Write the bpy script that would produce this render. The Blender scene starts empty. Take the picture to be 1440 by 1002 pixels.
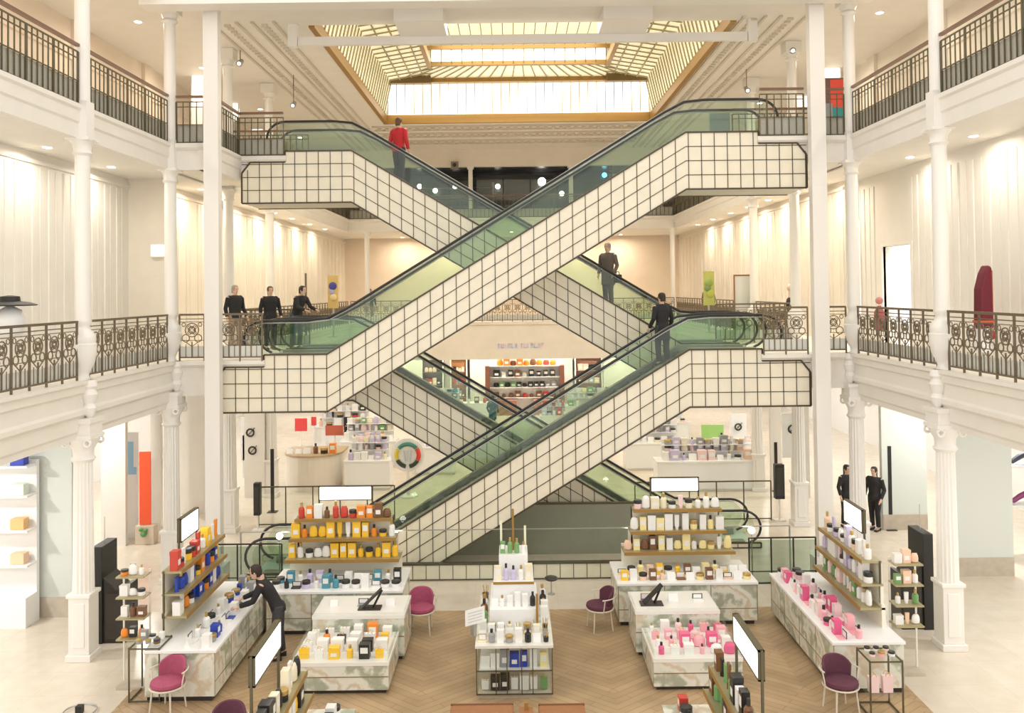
import bpy, bmesh, math, random
from mathutils import Vector, Matrix, Euler
random.seed(7)
R = math.radians
sc = bpy.context.scene
COL = sc.collection

# ------------------------------------------------------------------ camera, world, exposure
CZ = 6.7
FPX = 1200.0
PITCH, ROLL = 1.1, -0.7
SHY = -0.0815
cd = bpy.data.cameras.new('camera')
cam = bpy.data.objects.new('camera', cd)
COL.objects.link(cam)
cd.sensor_fit = 'HORIZONTAL'; cd.sensor_width = 36.0
cd.lens = FPX / 1440 * 36.0
cd.shift_x = 0.0; cd.shift_y = SHY
cd.clip_start = 0.1; cd.clip_end = 200
CM = Euler((R(90 + PITCH), 0, 0)).to_matrix() @ Matrix.Rotation(R(ROLL), 3, 'Z')
cam.matrix_world = Matrix.Translation((0, 0, CZ)) @ CM.to_4x4()
sc.camera = cam

def ray(px, py):
    return CM @ Vector(((px - 720) / FPX, -(py - 501) / FPX + SHY * 1440 / FPX, -1))
def P(px, py, z=0.0):                       # photo pixel -> point on the level z
    d = ray(px, py); t = (z - CZ) / d.z
    return Vector((d.x * t, d.y * t, z))
def PD(px, py, D):                          # photo pixel -> point at depth D
    d = ray(px, py); t = D / d.y
    return Vector((d.x * t, D, CZ + d.z * t))

w = bpy.data.worlds.new('world'); sc.world = w; w.use_nodes = True
w.node_tree.nodes['Background'].inputs[0].default_value = (1.0, 0.965, 0.91, 1)
w.node_tree.nodes['Background'].inputs[1].default_value = 1.3
vs = sc.view_settings
vs.view_transform = 'Standard'; vs.look = 'None'; vs.gamma = 1; vs.use_curve_mapping = False
vs.exposure = 0.17
sc.cycles.transparent_max_bounces = 32

def area(name, loc, size, power, color=(1, .95, .87), rot=(0, 0, 0), size_y=None, spread=170):
    l = bpy.data.lights.new(name, 'AREA'); l.energy = power; l.color = color
    l.size = size
    if size_y: l.shape = 'RECTANGLE'; l.size_y = size_y
    else: l.shape = 'DISK'
    l.spread = R(spread)
    o = bpy.data.objects.new(name, l); COL.objects.link(o); o.location = loc; o.rotation_euler = rot
    return o
# daylight falling through the laylight
area('skylight_daylight', (.35, 27.6, 16.25), 6.2, 1000, (1, .96, .86), size_y=9.5)

# ------------------------------------------------------------------ materials
MATS = {}
def mat(name, col, rough=.5, metal=0, emit=0, noise=0, scale=8, ecol=None, bump=0, spec=.5):
    if name in MATS: return MATS[name]
    m = bpy.data.materials.new(name); m.use_nodes = True; nt = m.node_tree
    b = nt.nodes['Principled BSDF']
    b.inputs['Base Color'].default_value = (*col, 1); b.inputs['Roughness'].default_value = rough
    b.inputs['Metallic'].default_value = metal
    b.inputs['Specular IOR Level'].default_value = spec
    if emit:
        b.inputs['Emission Color'].default_value = (*(ecol or col), 1); b.inputs['Emission Strength'].default_value = emit
    if noise or bump:
        tc = nt.nodes.new('ShaderNodeTexCoord'); n = nt.nodes.new('ShaderNodeTexNoise')
        n.inputs['Scale'].default_value = scale; n.inputs['Detail'].default_value = 4
        nt.links.new(tc.outputs['Object'], n.inputs['Vector'])
        if noise:
            r = nt.nodes.new('ShaderNodeValToRGB')
            r.color_ramp.elements[0].position = .3; r.color_ramp.elements[1].position = .7
            r.color_ramp.elements[0].color = (*[c * (1 - noise) for c in col], 1)
            r.color_ramp.elements[1].color = (*[min(1, c * (1 + noise * .4)) for c in col], 1)
            nt.links.new(n.outputs['Fac'], r.inputs['Fac']); nt.links.new(r.outputs['Color'], b.inputs['Base Color'])
        if bump:
            bp = nt.nodes.new('ShaderNodeBump'); bp.inputs['Strength'].default_value = bump
            nt.links.new(n.outputs['Fac'], bp.inputs['Height']); nt.links.new(bp.outputs['Normal'], b.inputs['Normal'])
    MATS[name] = m
    return m
def glass(name, tint, gloss=.1, rough=.03):
    if name in MATS: return MATS[name]
    m = bpy.data.materials.new(name); m.use_nodes = True; nt = m.node_tree
    for n in list(nt.nodes): nt.nodes.remove(n)
    o = nt.nodes.new('ShaderNodeOutputMaterial'); t = nt.nodes.new('ShaderNodeBsdfTransparent')
    g = nt.nodes.new('ShaderNodeBsdfGlossy'); x = nt.nodes.new('ShaderNodeMixShader'); f = nt.nodes.new('ShaderNodeFresnel')
    t.inputs[0].default_value = (*tint, 1); g.inputs[0].default_value = (.9, .96, .93, 1); g.inputs['Roughness'].default_value = rough
    a = nt.nodes.new('ShaderNodeMath'); a.operation = 'MULTIPLY_ADD'; a.inputs[1].default_value = 1.0; a.inputs[2].default_value = gloss
    f.inputs['IOR'].default_value = 1.35
    nt.links.new(f.outputs[0], a.inputs[0]); ge = nt.nodes.new('ShaderNodeNewGeometry'); iv = nt.nodes.new('ShaderNodeMath'); iv.operation = 'SUBTRACT'; iv.inputs[0].default_value = 1
    mu = nt.nodes.new('ShaderNodeMath'); mu.operation = 'MULTIPLY'; nt.links.new(ge.outputs['Backfacing'], iv.inputs[1])
    nt.links.new(a.outputs[0], mu.inputs[0]); nt.links.new(iv.outputs[0], mu.inputs[1]); nt.links.new(mu.outputs[0], x.inputs[0])
    nt.links.new(t.outputs[0], x.inputs[1]); nt.links.new(g.outputs[0], x.inputs[2]); nt.links.new(x.outputs[0], o.inputs[0])
    MATS[name] = m
    return m
def ramp_mat(name, build):
    m = bpy.data.materials.new(name); m.use_nodes = True
    build(m.node_tree, m.node_tree.nodes['Principled BSDF']); MATS[name] = m
    return m

plaster = mat('cream_plaster', (.84, .80, .735), .6, noise=.03, scale=2)
plaster_warm = mat('warm_plaster', (.84, .77, .67), .6, noise=.04, scale=2)
plaster_peach = mat('peach_plaster', (.85, .73, .60), .6, noise=.04, scale=1.5)
paint = mat('white_paint', (.86, .83, .78), .35)
paint_grey = mat('grey_white_paint', (.68, .72, .68), .4)
white = mat('bright_white', (.9, .9, .89), .3)
bronze = mat('bronze', (.19, .15, .10), .4, .4)
brown_rail = mat('brown_rail', (.20, .10, .055), .4)
olive = mat('olive_metal', (.12, .10, .055), .45, .3)
olive_gr = mat('olive_grey_infill', (.42, .40, .34), .6, noise=.15, scale=40)
pale_infill = mat('pale_infill', (.72, .72, .66), .5)
clad = mat('cream_cladding', (.87, .80, .64), .3, noise=.05, scale=3)
gold = mat('gold_frame', (.36, .20, .045), .45, .1)
gold_dk = mat('dark_gold_frame', (.20, .13, .05), .45, .2)
pane_bright = mat('skylight_pane_bright', (1, .98, .9), .4, emit=1.5, ecol=(1, .96, .84))
pane_soft = mat('skylight_pane_soft', (.9, .86, .7), .4, emit=.42, ecol=(1, .90, .58))
light_box = mat('lit_sign_face', (1, 1, 1), .4, emit=2.6, ecol=(1, 1, .97))
lamp_glow = mat('lamp_glow', (1, 1, 1), .4, emit=9, ecol=(1, .95, .85))
g_green = glass('green_glass', (.87, .93, .87), .03)
g_dark = glass('dark_green_glass', (.72, .79, .74), .05)
g_clear = glass('clear_glass', (.97, .985, .975), .02)
rubber = mat('black_rubber', (.02, .02, .02), .35)
step_m = mat('escalator_step', (.09, .09, .085), .4, .6)
steel = mat('brushed_steel', (.55, .56, .55), .3, .9)
deck_m = mat('escalator_deck', (.30, .30, .27), .3, .6)
pale_green = mat('pale_green_panel', (.62, .74, .68), .3)
black = mat('matt_black', (.018, .017, .016), .45)
blackg = mat('black_brown_lacquer', (.035, .03, .026), .3)
stone_b = mat('stone_base', (.55, .48, .39), .6, noise=.12, scale=6)
dark_store = mat('dark_store_wall', (.035, .03, .03), .25)
grey_green = mat('grey_green_panel', (.30, .31, .24), .4, noise=.05, scale=2)
orange_red = mat('orange_red_banner', (.85, .10, .03), .5)
blue_poster = mat('pale_blue_poster', (.35, .62, .85), .5)

def b_marble(nt, b):
    tc = nt.nodes.new('ShaderNodeTexCoord'); n = nt.nodes.new('ShaderNodeTexNoise'); wv = nt.nodes.new('ShaderNodeTexWave')
    n.inputs['Scale'].default_value = 2.5; n.inputs['Detail'].default_value = 6
    mp = nt.nodes.new('ShaderNodeMixRGB'); mp.inputs[0].default_value = .55
    nt.links.new(tc.outputs['Object'], n.inputs['Vector']); nt.links.new(tc.outputs['Object'], mp.inputs[1]); nt.links.new(n.outputs['Color'], mp.inputs[2])
    nt.links.new(mp.outputs[0], wv.inputs['Vector']); wv.inputs['Scale'].default_value = 1.1; wv.bands_direction = 'DIAGONAL'; wv.inputs['Distortion'].default_value = 5
    wv.inputs['Detail'].default_value = 4
    r = nt.nodes.new('ShaderNodeValToRGB'); e = r.color_ramp.elements
    e[0].position = 0; e[0].color = (.40, .42, .32, 1); e[1].position = .28; e[1].color = (.74, .74, .64, 1)
    x = e.new(.8); x.color = (.78, .77, .68, 1); x = e.new(1.0); x.color = (.66, .56, .42, 1)
    nt.links.new(wv.outputs['Fac'], r.inputs['Fac']); nt.links.new(r.outputs['Color'], b.inputs['Base Color'])
    b.inputs['Roughness'].default_value = .22
marble = ramp_mat('veined_marble', b_marble)

def b_wood(nt, b):
    tc = nt.nodes.new('ShaderNodeTexCoord'); sep = nt.nodes.new('ShaderNodeSeparateXYZ'); ab = nt.nodes.new('ShaderNodeMath'); ab.operation = 'PINGPONG'
    ab.inputs[1].default_value = 1.6
    cb = nt.nodes.new('ShaderNodeCombineXYZ'); mp = nt.nodes.new('ShaderNodeMapping'); mp.inputs['Rotation'].default_value = (0, 0, R(38))
    br = nt.nodes.new('ShaderNodeTexBrick'); nt.links.new(tc.outputs['Object'], sep.inputs[0])
    nt.links.new(sep.outputs[0], ab.inputs[0]); nt.links.new(ab.outputs[0], cb.inputs[0]); nt.links.new(sep.outputs[1], cb.inputs[1])
    nt.links.new(cb.outputs[0], mp.inputs[0]); nt.links.new(mp.outputs[0], br.inputs['Vector'])
    br.inputs['Color1'].default_value = (.47, .33, .19, 1); br.inputs['Color2'].default_value = (.41, .28, .155, 1); br.inputs['Mortar'].default_value = (.30, .19, .10, 1)
    br.inputs['Scale'].default_value = 1; br.inputs['Brick Width'].default_value = 1.9; br.inputs['Row Height'].default_value = .14
    br.inputs['Mortar Size'].default_value = .006
    n = nt.nodes.new('ShaderNodeTexNoise'); n.inputs['Scale'].default_value = 1.2; nt.links.new(tc.outputs['Object'], n.inputs['Vector'])
    mx = nt.nodes.new('ShaderNodeMixRGB'); mx.blend_type = 'OVERLAY'; mx.inputs[0].default_value = .4
    nt.links.new(br.outputs['Color'], mx.inputs[1]); nt.links.new(n.outputs['Fac'], mx.inputs[2]); nt.links.new(mx.outputs[0], b.inputs['Base Color'])
    b.inputs['Roughness'].default_value = .38
parquet = ramp_mat('oak_parquet', b_wood)
def b_stone(nt, b):
    tc = nt.nodes.new('ShaderNodeTexCoord'); br = nt.nodes.new('ShaderNodeTexBrick'); nt.links.new(tc.outputs['Object'], br.inputs['Vector'])
    br.offset = 0; br.inputs['Color1'].default_value = (.72, .64, .53, 1); br.inputs['Color2'].default_value = (.69, .61, .50, 1); br.inputs['Mortar'].default_value = (.6, .52, .42, 1)
    br.inputs['Scale'].default_value = 1; br.inputs['Brick Width'].default_value = .9; br.inputs['Row Height'].default_value = .9; br.inputs['Mortar Size'].default_value = .004
    n = nt.nodes.new('ShaderNodeTexNoise'); n.inputs['Scale'].default_value = 3; n.inputs['Detail'].default_value = 6; nt.links.new(tc.outputs['Object'], n.inputs['Vector'])
    mx = nt.nodes.new('ShaderNodeMixRGB'); mx.blend_type = 'SOFT_LIGHT'; mx.inputs[0].default_value = .35
    nt.links.new(br.outputs['Color'], mx.inputs[1]); nt.links.new(n.outputs['Fac'], mx.inputs[2]); nt.links.new(mx.outputs[0], b.inputs['Base Color'])
    b.inputs['Roughness'].default_value = .2
stone = ramp_mat('polished_limestone', b_stone)

# ------------------------------------------------------------------ mesh builder
class MB:
    def __init__(s): s.bm = bmesh.new(); s.mi = 0
    def _f(s, vs):
        try:
            f = s.bm.faces.new(vs); f.material_index = s.mi; return f
        except ValueError: pass
    def box(s, x0, x1, y0, y1, z0, z1, M=None):
        if x0 > x1: x0, x1 = x1, x0
        if y0 > y1: y0, y1 = y1, y0
        if z0 > z1: z0, z1 = z1, z0
        p = [Vector((x, y, z)) for z in (z0, z1) for y in (y0, y1) for x in (x0, x1)]
        if M: p = [M @ q for q in p]
        v = [s.bm.verts.new(q) for q in p]
        for f in ((0, 2, 3, 1), (4, 5, 7, 6), (0, 1, 5, 4), (2, 6, 7, 3), (0, 4, 6, 2), (1, 3, 7, 5)): s._f([v[i] for i in f])
        return s
    def bar(s, a, b, t=.02, h=None):                       # square bar between two points
        a, b = Vector(a), Vector(b); d = b - a; L = d.length
        if L < 1e-6: return s
        h = h or t
        z = d.normalized(); up = Vector((0, 0, 1)) if abs(z.z) < .95 else Vector((1, 0, 0))
        x = up.cross(z).normalized(); y = z.cross(x)
        M = Matrix.Translation(a) @ Matrix((x, y, z)).transposed().to_4x4()
        return s.box(-t / 2, t / 2, -h / 2, h / 2, 0, L, M)
    def tube(s, pts, r, n=8, cap=True, flat=1.0):
        pts = [Vector(p) for p in pts]; rs = r if isinstance(r, (list, tuple)) else [r] * len(pts)
        rings = []; px = None
        for i, p in enumerate(pts):
            d = (pts[min(i + 1, len(pts) - 1)] - pts[max(i - 1, 0)]).normalized()
            if px is None:
                up = Vector((0, 0, 1)) if abs(d.z) < .9 else Vector((0, 1, 0))
                px = up.cross(d).normalized()
            else: px = (px - d * px.dot(d)).normalized()
            y = d.cross(px)
            rings.append([s.bm.verts.new(p + px * math.cos(2 * math.pi * k / n) * rs[i] + y * math.sin(2 * math.pi * k / n) * rs[i] * flat) for k in range(n)])
        for a, b in zip(rings, rings[1:]):
            for k in range(n): s._f([a[k], a[(k + 1) % n], b[(k + 1) % n], b[k]])
        if cap: s._f(rings[0][::-1]); s._f(rings[-1])
        return s
    def ring(s, c, r, t, axis='y', n=20, m=6, a0=0, a1=2 * math.pi):
        c = Vector(c); pts = []
        full = abs(a1 - a0 - 2 * math.pi) < 1e-4
        for k in range(n + 1):
            a = a0 + (a1 - a0) * k / n; u, v = math.cos(a) * r, math.sin(a) * r
            pts.append(c + (Vector((u, 0, v)) if axis == 'y' else Vector((0, u, v)) if axis == 'x' else Vector((u, v, 0))))
        return s.tube(pts, t, m)
    def lathe(s, prof, c=(0, 0, 0), n=20, sx=1, sy=1, a=0):
        c = Vector(c); rings = []
        for r, z in prof: rings.append([s.bm.verts.new(c + Vector((math.cos(2 * math.pi * k / n + a) * r * sx, math.sin(2 * math.pi * k / n + a) * r * sy, z))) for k in range(n)])
        for p, q in zip(rings, rings[1:]):
            for k in range(n): s._f([p[k], p[(k + 1) % n], q[(k + 1) % n], q[k]])
        s._f(rings[0][::-1]); s._f(rings[-1]); return s
    def prism(s, poly, axis, a, b):                        # poly in the plane across `axis`
        def mk(p, t): return {'x': Vector((t, p[0], p[1])), 'y': Vector((p[0], t, p[1])), 'z': Vector((p[0], p[1], t))}[axis]
        A = [s.bm.verts.new(mk(p, a)) for p in poly]; B = [s.bm.verts.new(mk(p, b)) for p in poly]
        s._f(A); s._f(B[::-1])
        for i in range(len(poly)): s._f([A[i], B[i], B[(i + 1) % len(poly)], A[(i + 1) % len(poly)]])
        return s
    def ball(s, c, r, sx=1, sy=1, sz=1, n=12):
        prof = [(max(1e-4, math.sin(math.pi * k / n)) * r, -math.cos(math.pi * k / n) * r * sz) for k in range(n + 1)]
        return s.lathe(prof, c, n + 4, sx, sy)
    def build(s, name, m, parent=None, world=False, origin=None, bevel=0, smooth=False, seg=2):
        off = parent.location if (parent is not None and world) else (Vector(origin) if origin is not None else None)
        if off is not None:
            for v in s.bm.verts: v.co -= off
        bmesh.ops.recalc_face_normals(s.bm, faces=s.bm.faces)
        me = bpy.data.meshes.new(name); s.bm.to_mesh(me); s.bm.free()
        for x in (m if isinstance(m, (list, tuple)) else [m]): me.materials.append(x)
        if smooth:
            for p in me.polygons: p.use_smooth = True
            try: me.set_sharp_from_angle(angle=R(40))
            except Exception: pass
        o = bpy.data.objects.new(name, me); COL.objects.link(o)
        if parent is not None: o.parent = parent
        elif origin is not None: o.location = origin
        if bevel:
            md = o.modifiers.new('bevel', 'BEVEL'); md.width = bevel; md.segments = seg; md.limit_method = 'ANGLE'
        return o
def T(name, label, cat, loc=(0, 0, 0), rz=0, group=None, kind=None):
    o = bpy.data.objects.new(name, None); COL.objects.link(o); o.location = loc; o.rotation_euler = (0, 0, rz); o.empty_display_size = .1
    return tag(o, label, cat, group, kind)
def tag(o, label, cat, group=None, kind=None):
    if label: o['label'] = label
    if cat: o['category'] = cat
    if group: o['group'] = group
    if kind: o['kind'] = kind
    return o
def S(o): o['kind'] = 'structure'; return o
ORD = ['first', 'second', 'third', 'fourth', 'fifth', 'sixth', 'seventh', 'eighth', 'ninth', 'tenth', 'eleventh', 'twelfth', 'thirteenth', 'fourteenth', 'fifteenth', 'sixteenth', 'seventeenth', 'eighteenth', 'nineteenth', 'twentieth']

# ------------------------------------------------------------------ levels
L1, L2, CEIL = 5.1, 10.2, 13.6
YF, YB = 20.0, 22.0            # front planes of the two escalator rows
YEND = 41.7
COLY = [15.9, 20.0, 24.1, 28.2]

# floors
S(MB().box(-22, 22, 6, 52, -.2, 0).build('floor', stone))
S(MB().box(-6.5, 6.5, 6.5, 17.95, 0.0, .012).build('floor_parquet', parquet))

def slab(name, rects, z, th=.5):
    m = MB()
    for (x0, x1, y0, y1) in rects: m.box(x0, x1, y0, y1, z - th, z)
    return S(m.build(name, plaster))
slab('floor_gallery_left', [(-16, -8.12, 8, 49.9), (-8.12, -5.83, 20.12, 24.3)], L1)
slab('floor_gallery_right', [(8.12, 16, 8, 49.9), (5.83, 8.12, 20.12, 24.3)], L1)
slab('floor_gallery_far', [(-8.12, 8.12, YEND + .1, 49.9)], L1)
slab('floor_upper_gallery_left', [(-16, -8.12, 8, 49.9), (-8.12, -7.1, 20.12, 24.3), (-7.1, -5.83, 22.12, 24.3)], L2)
slab('floor_upper_gallery_right', [(8.12, 16, 8, 49.9), (5.83, 8.12, 20.12, 22.15)], L2)
slab('floor_upper_gallery_far', [(-8.12, 8.12, YEND + .1, 49.9)], L2)

def along(m, p0, p1, prof):
    """extrude prof [(outward, z)] from p0 to p1; outward is to the right of the way"""
    p0, p1 = Vector((*p0, 0)), Vector((*p1, 0)); d = (p1 - p0).normalized(); n = Vector((d.y, -d.x, 0))
    A = [m.bm.verts.new(p0 + n * o + Vector((0, 0, z))) for o, z in prof]; B = [m.bm.verts.new(p1 + n * o + Vector((0, 0, z))) for o, z in prof]
    m._f(A); m._f(B[::-1])
    for i in range(len(prof)): m._f([A[i], B[i], B[(i + 1) % len(prof)], A[(i + 1) % len(prof)]])
prof1 = [(-.35, 5.12), (.16, 5.12), (.16, 5.06), (.10, 5.02), (.10, 4.90), (.05, 4.86), (.05, 4.62), (.11, 4.58), (.11, 4.50), (.04, 4.44), (.04, 4.2), (.0, 4.15), (.0, 4.05), (-.35, 4.05)]
prof1s = [(-.3, 5.12), (.08, 5.12), (.08, 5.03), (.03, 4.98), (-.03, 4.96), (-.03, 4.3), (-.3, 4.3)]
prof2s = [(-.35, 10.22), (.07, 10.22), (.07, 10.12), (.03, 10.08), (-.03, 10.05), (-.03, 9.6), (-.35, 9.6)]
prof2 = [(-.35, 10.22), (.07, 10.22), (.07, 10.14), (.03, 10.10), (.03, 9.9), (0, 9.86), (0, 9.6), (-.35, 9.6)]
def fascia(name, segs, prof, mt=plaster):
    m = MB()
    for a, b in segs: along(m, a, b, prof)
    return S(m.build(name, mt))
fascia('trim_1', [((-8, 20), (-8, 8)), ((-8, 41.7), (-8, 24.4))], [( -o, z) for o, z in prof1])
fascia('trim_2', [((8, 20), (8, 8)), ((8, 41.7), (8, 24.4))], prof1)
fascia('trim_3', [((-8, 20), (-5.8, 20)), ((5.8, 20), (8, 20))], prof1s)
fascia('trim_4', [((-8, 20), (-8, 8)), ((-8, 41.7), (-8, 24.4)), ((-7, 22), (-7, 20))], [(-o, z) for o, z in prof2])
fascia('trim_5', [((8, 20), (8, 8)), ((8, 41.7), (8, 24.4))], prof2)
fascia('trim_6', [((-8, 20), (-7, 20)), ((-7, 22), (-5.8, 22)), ((5.8, 20), (8, 20)), ((-8, YEND), (8, YEND))], prof2s)
fascia('trim_7', [((-8, YEND), (8, YEND))], [(-.3, 5.12), (.1, 5.12), (.1, 5.0), (.0, 4.95), (0, 3.3), (-.3, 3.3)], plaster_warm)

# walls
def panel_wall(name, X, y0, y1, z0, z1, side, m1=plaster, step=.62, door=None):
    m = MB(); t = .25
    xs = (X - t, X) if side < 0 else (X, X + t)
    if door:
        d0, d1, dz = door
        m.box(*xs, y0, d0, z0, z1); m.box(*xs, d1, y1, z0, z1); m.box(*xs, d0, d1, dz, z1)
    else: m.box(*xs, y0, y1, z0, z1)
    y = y0 + .1
    while y < y1 - .2:
        if not door or not (door[0] - .2 < y < door[1] + .1):
            m.box(X, X - side * .03, y, y + .16, z0, z1 - .35)
            m.box(X, X - side * .015, y + .3, y + .34, z0, z1 - .35)
        y += step
    m.box(X, X - side * .05, y0, y1, z1 - .3, z1 - .22) if not door else None
    return S(m.build(name, m1))
panel_wall('wall_left', -9.8, 8, 21.8, L1, 9.7, -1)
panel_wall('wall_right', 9.8, 8, 24, L1, 9.7, 1, door=(20.9, 22.5, 7.7))
S(MB().box(-9.8, -8.85, 21.8, 22.5, L1, 9.7).build('wall_left', plaster_warm))
S(MB().box(-9.45, -8.95, 22.5, 22.75, L1, 9.7).build('wall_left', plaster))
panel_wall('wall_left', -9.4, 22.7, 48, L1, 9.7, -1, plaster_warm, .9)
panel_wall('wall_right', 9.4, 24, 48, L1, 9.7, 1, plaster_warm, .9)
S(MB().box(-9.6, 9.6, 48, 48.3, L1, 9.7).build('wall_far', plaster_peach))
# room behind the bright doorway
S(MB().box(12.5, 12.7, 19, 24.5, L1, 9.7).build('wall_right', white))
dw = S(MB().box(9.76, 9.86, 20.82, 20.9, L1, 7.78).box(9.76, 9.86, 22.5, 22.58, L1, 7.78).box(9.76, 9.86, 20.9, 22.5, 7.7, 7.78).build('door_1', paint))
area('doorway_lamp', (11.2, 21.7, 9.5), 1.2, 160, (1, .97, .92))
# upper level walls
for s, nm in ((-1, 'wall_left'), (1, 'wall_right')):
    m = MB(); m.box(s * 11.0, s * 11.25, 8, 50, L2, CEIL + .1)
    for k in range(9):
        y = 9 + k * 4.1; m.box(s * 11.0, s * 10.9, y, y + .5, L2, CEIL)
        m.box(s * 11.0, s * 10.95, y + .5, y + 4.1, 12.6, 12.75)
    S(m.build(nm, plaster_peach if s < 0 else plaster_warm))
    # lower level outer wall with bright bays
    m = MB(); m.box(s * 15, s * 15.2, 6, 50, 0, 4.7); S(m.build(nm, white))
S(MB().box(-16, 16, 50, 50.3, 0, CEIL).build('wall_far', plaster_warm))
S(MB().box(-9, 9, 49.6, 50, L1 - .5, L1).build('trim_8', plaster))

# --- ceiling with laylight opening
SX0, SY0, SY1, SC = 5.55, 22.0, 35.0, .35
m = MB()
m.box(-16, SC - SX0, 19.0, 50, CEIL, CEIL + .3).box(SC + SX0, 16, 19.0, 50, CEIL, CEIL + .3).box(SC - SX0, SC + SX0, 19.0, SY0, CEIL, CEIL + .3).box(SC - SX0, SC + SX0, SY1, 50, CEIL, CEIL + .3)
m.box(-16, -8.3, 8, 19.0, CEIL, CEIL + .3).box(8.3, 16, 8, 19.0, CEIL, CEIL + .3)
S(m.build('ceiling', plaster))
m = MB()   # cross beam, brackets and coffer ribs at the near edge of the opening
m.box(-8.3, 8.3, 19.0, 19.5, CEIL - .42, CEIL).box(-8.3, -7.9, 8, 19.0, CEIL - .3, CEIL).box(7.9, 8.3, 8, 19.0, CEIL - .3, CEIL)
m.box(SC - 5.8, SC + 5.8, SY0 - .12, SY0, CEIL - .55, CEIL - .33)
for x in (-2.2, 2.9): m.box(x - .6, x + .6, 20.6, SY0, CEIL - .36, CEIL)
for q in (-1, 1): m.box(SC + q * 5.93 - .12, SC + q * 5.93 + .12, SY0 - .16, SY0 + .04, CEIL - .58, CEIL)
S(m.build('trim_9', paint))
# dentil friezes
m = MB()
for s in (-1, 1):
    for X in (6.3, 7.25):
        k = SY0 - .2
        while k < 41.5:
            m.box(s * X - .07, s * X + .07, k, k + .11, CEIL - .06, CEIL); k += .26
    for X in (6.0, 6.55, 6.95, 7.6): m.box(s * X - .035, s * X + .035, SY0 - .4, 41.6, CEIL - .05, CEIL)
for Y in (35.9, 37.5, 39.3):
    k = -5.6
    while k < 5.6: m.box(k, k + .14, Y, Y + .3, CEIL - .09, CEIL); k += .32
    m.box(-5.8, 5.8, Y + .5, Y + .6, CEIL - .07, CEIL); m.box(-5.8, 5.8, Y - .3, Y - .2, CEIL - .07, CEIL)
S(m.build('trim_10', mat('frieze_plaster', (.66, .60, .50), .6)))
# gold border and laylight
z0, z1 = CEIL, 15.05
m = MB()
for s in (-1, 1): m.box(SC + s * SX0, SC + s * (SX0 - .16), SY0, SY1, z0 - .05, z0 + .28)
m.box(SC - SX0, SC + SX0, SY1 - .16, SY1, z0 - .05, z0 + .3)
S(m.build('trim_11', gold))
SKN = len(COL.objects)
sk = T('skylight', None, None, (0, 28.4, z0)); S(sk)
MB().box(-5.3, 5.3, 34.9, 34.97, z0 + .25, z1).build('pane', pane_bright, sk, True)
for s in (-1, 1): MB().prism([(s * 5.42, z0 + .25), (s * 5.15, z1), (s * 5.2, z1), (s * 5.47, z0 + .25)], 'y', SY0 + .2, 34.95).build('pane', pane_soft, sk, True)
m = MB()
k = -5.3
while k < 5.31: m.bar((k, 34.87, z0 + .25), (k, 34.87, z1), .03); k += .353
for s in (-1, 1):
    k = SY0 + .3
    while k < 34.8: m.bar((s * 5.38, k, z0 + .25), (s * 5.11, k, z1), .045); k += .42
m.build('mullion', mat('mullion_olive', (.38, .33, .20), .5), sk, True)
IX, IY0, IY1, z2 = 3.35, 24.5, 32.9, 15.35      # inner lantern curb
m = MB()
m.box(-5.2, 5.2, 34.5, 34.8, z1, z1 + .17).box(-IX, IX, IY1, IY1 + .2, z2 - .05, z2 + .1)
m.box(-IX - .15, IX + .15, IY1 - .1, IY1 + .05, z2 + .55, z2 + .68)
for s in (-1, 1): m.box(s * IX, s * (IX + .16), IY0, IY1 + .2, z2 - .1, z2 + .2)
m.build('frame', gold, sk, True)
m = MB()
for s in (-1, 1): m.box(s * 5.2, s * 3.5, 34.2, 34.5, z1 - .1, z1 + .28)
m.build('frame', gold_dk, sk, True)
m = MB()
m._f([m.bm.verts.new(v) for v in ((-5.2, 34.7, z1 + .17), (5.2, 34.7, z1 + .17), (IX, IY1 + .2, z2), (-IX, IY1 + .2, z2))])
for s in (-1, 1): m._f([m.bm.verts.new(v) for v in ((s * 5.15, 34.7, z1), (s * 5.15, SY0, z1), (s * IX, SY0, z2), (s * IX, IY1, z2))])
m.build('pane', pane_soft, sk, True)
m = MB()
for s in (-1, 1):
    for k in range(23): y = SY0 + .3 + k * .53; m.bar((s * 5.1, y, z1 - .03), (s * IX, y, z2 - .04), .045)
    for q in (.25, .5, .75): x = s * (5.15 + (IX - 5.15) * q); z = z1 + (z2 - z1) * q - .04; m.bar((x, SY0, z), (x, 34.6, z), .045)
for k in range(22): x = -5.0 + k * .476; m.bar((x, 34.6, z1 + .14), (x * IX / 5.2, IY1 + .15, z2 - .03), .04)
m.build('mullion', mat('mullion_olive', (.38, .33, .20), .5), sk, True)
MB().box(-IX, IX, IY1 + .04, IY1 + .1, z2 + .1, z2 + .55).build('pane', pane_bright, sk, True)
MB().box(-IX - .3, IX + .3, SY0, IY1 + .3, z2 + 1.0, z2 + 1.06).build('pane', pane_soft, sk, True)
m = MB()
for k in range(18): x = -IX + k * 2 * IX / 17; m.bar((x, IY1, z2), (x, IY1, z2 + 1.0), .03); m.bar((x, SY0, z2 + .82), (x, IY1, z2 + .82), .035)
m.build('mullion', olive, sk, True)
sk.location.x = SC; sk.location.y = 28.0
S(MB().box(-6, 6.4, SY1, SY1 + .2, CEIL + .3, 17.6).box(-6, 6, SY0 - .3, SY0 - .1, CEIL + .3, 17.6).box(-6.2, -6, SY0, SY1, CEIL + .3, 17.6).box(6.4, 6.6, SY0, SY1, CEIL + .3, 17.6).box(-6, 6.4, SY0, SY1, 17.5, 17.6).build('ceiling', plaster))

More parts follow.
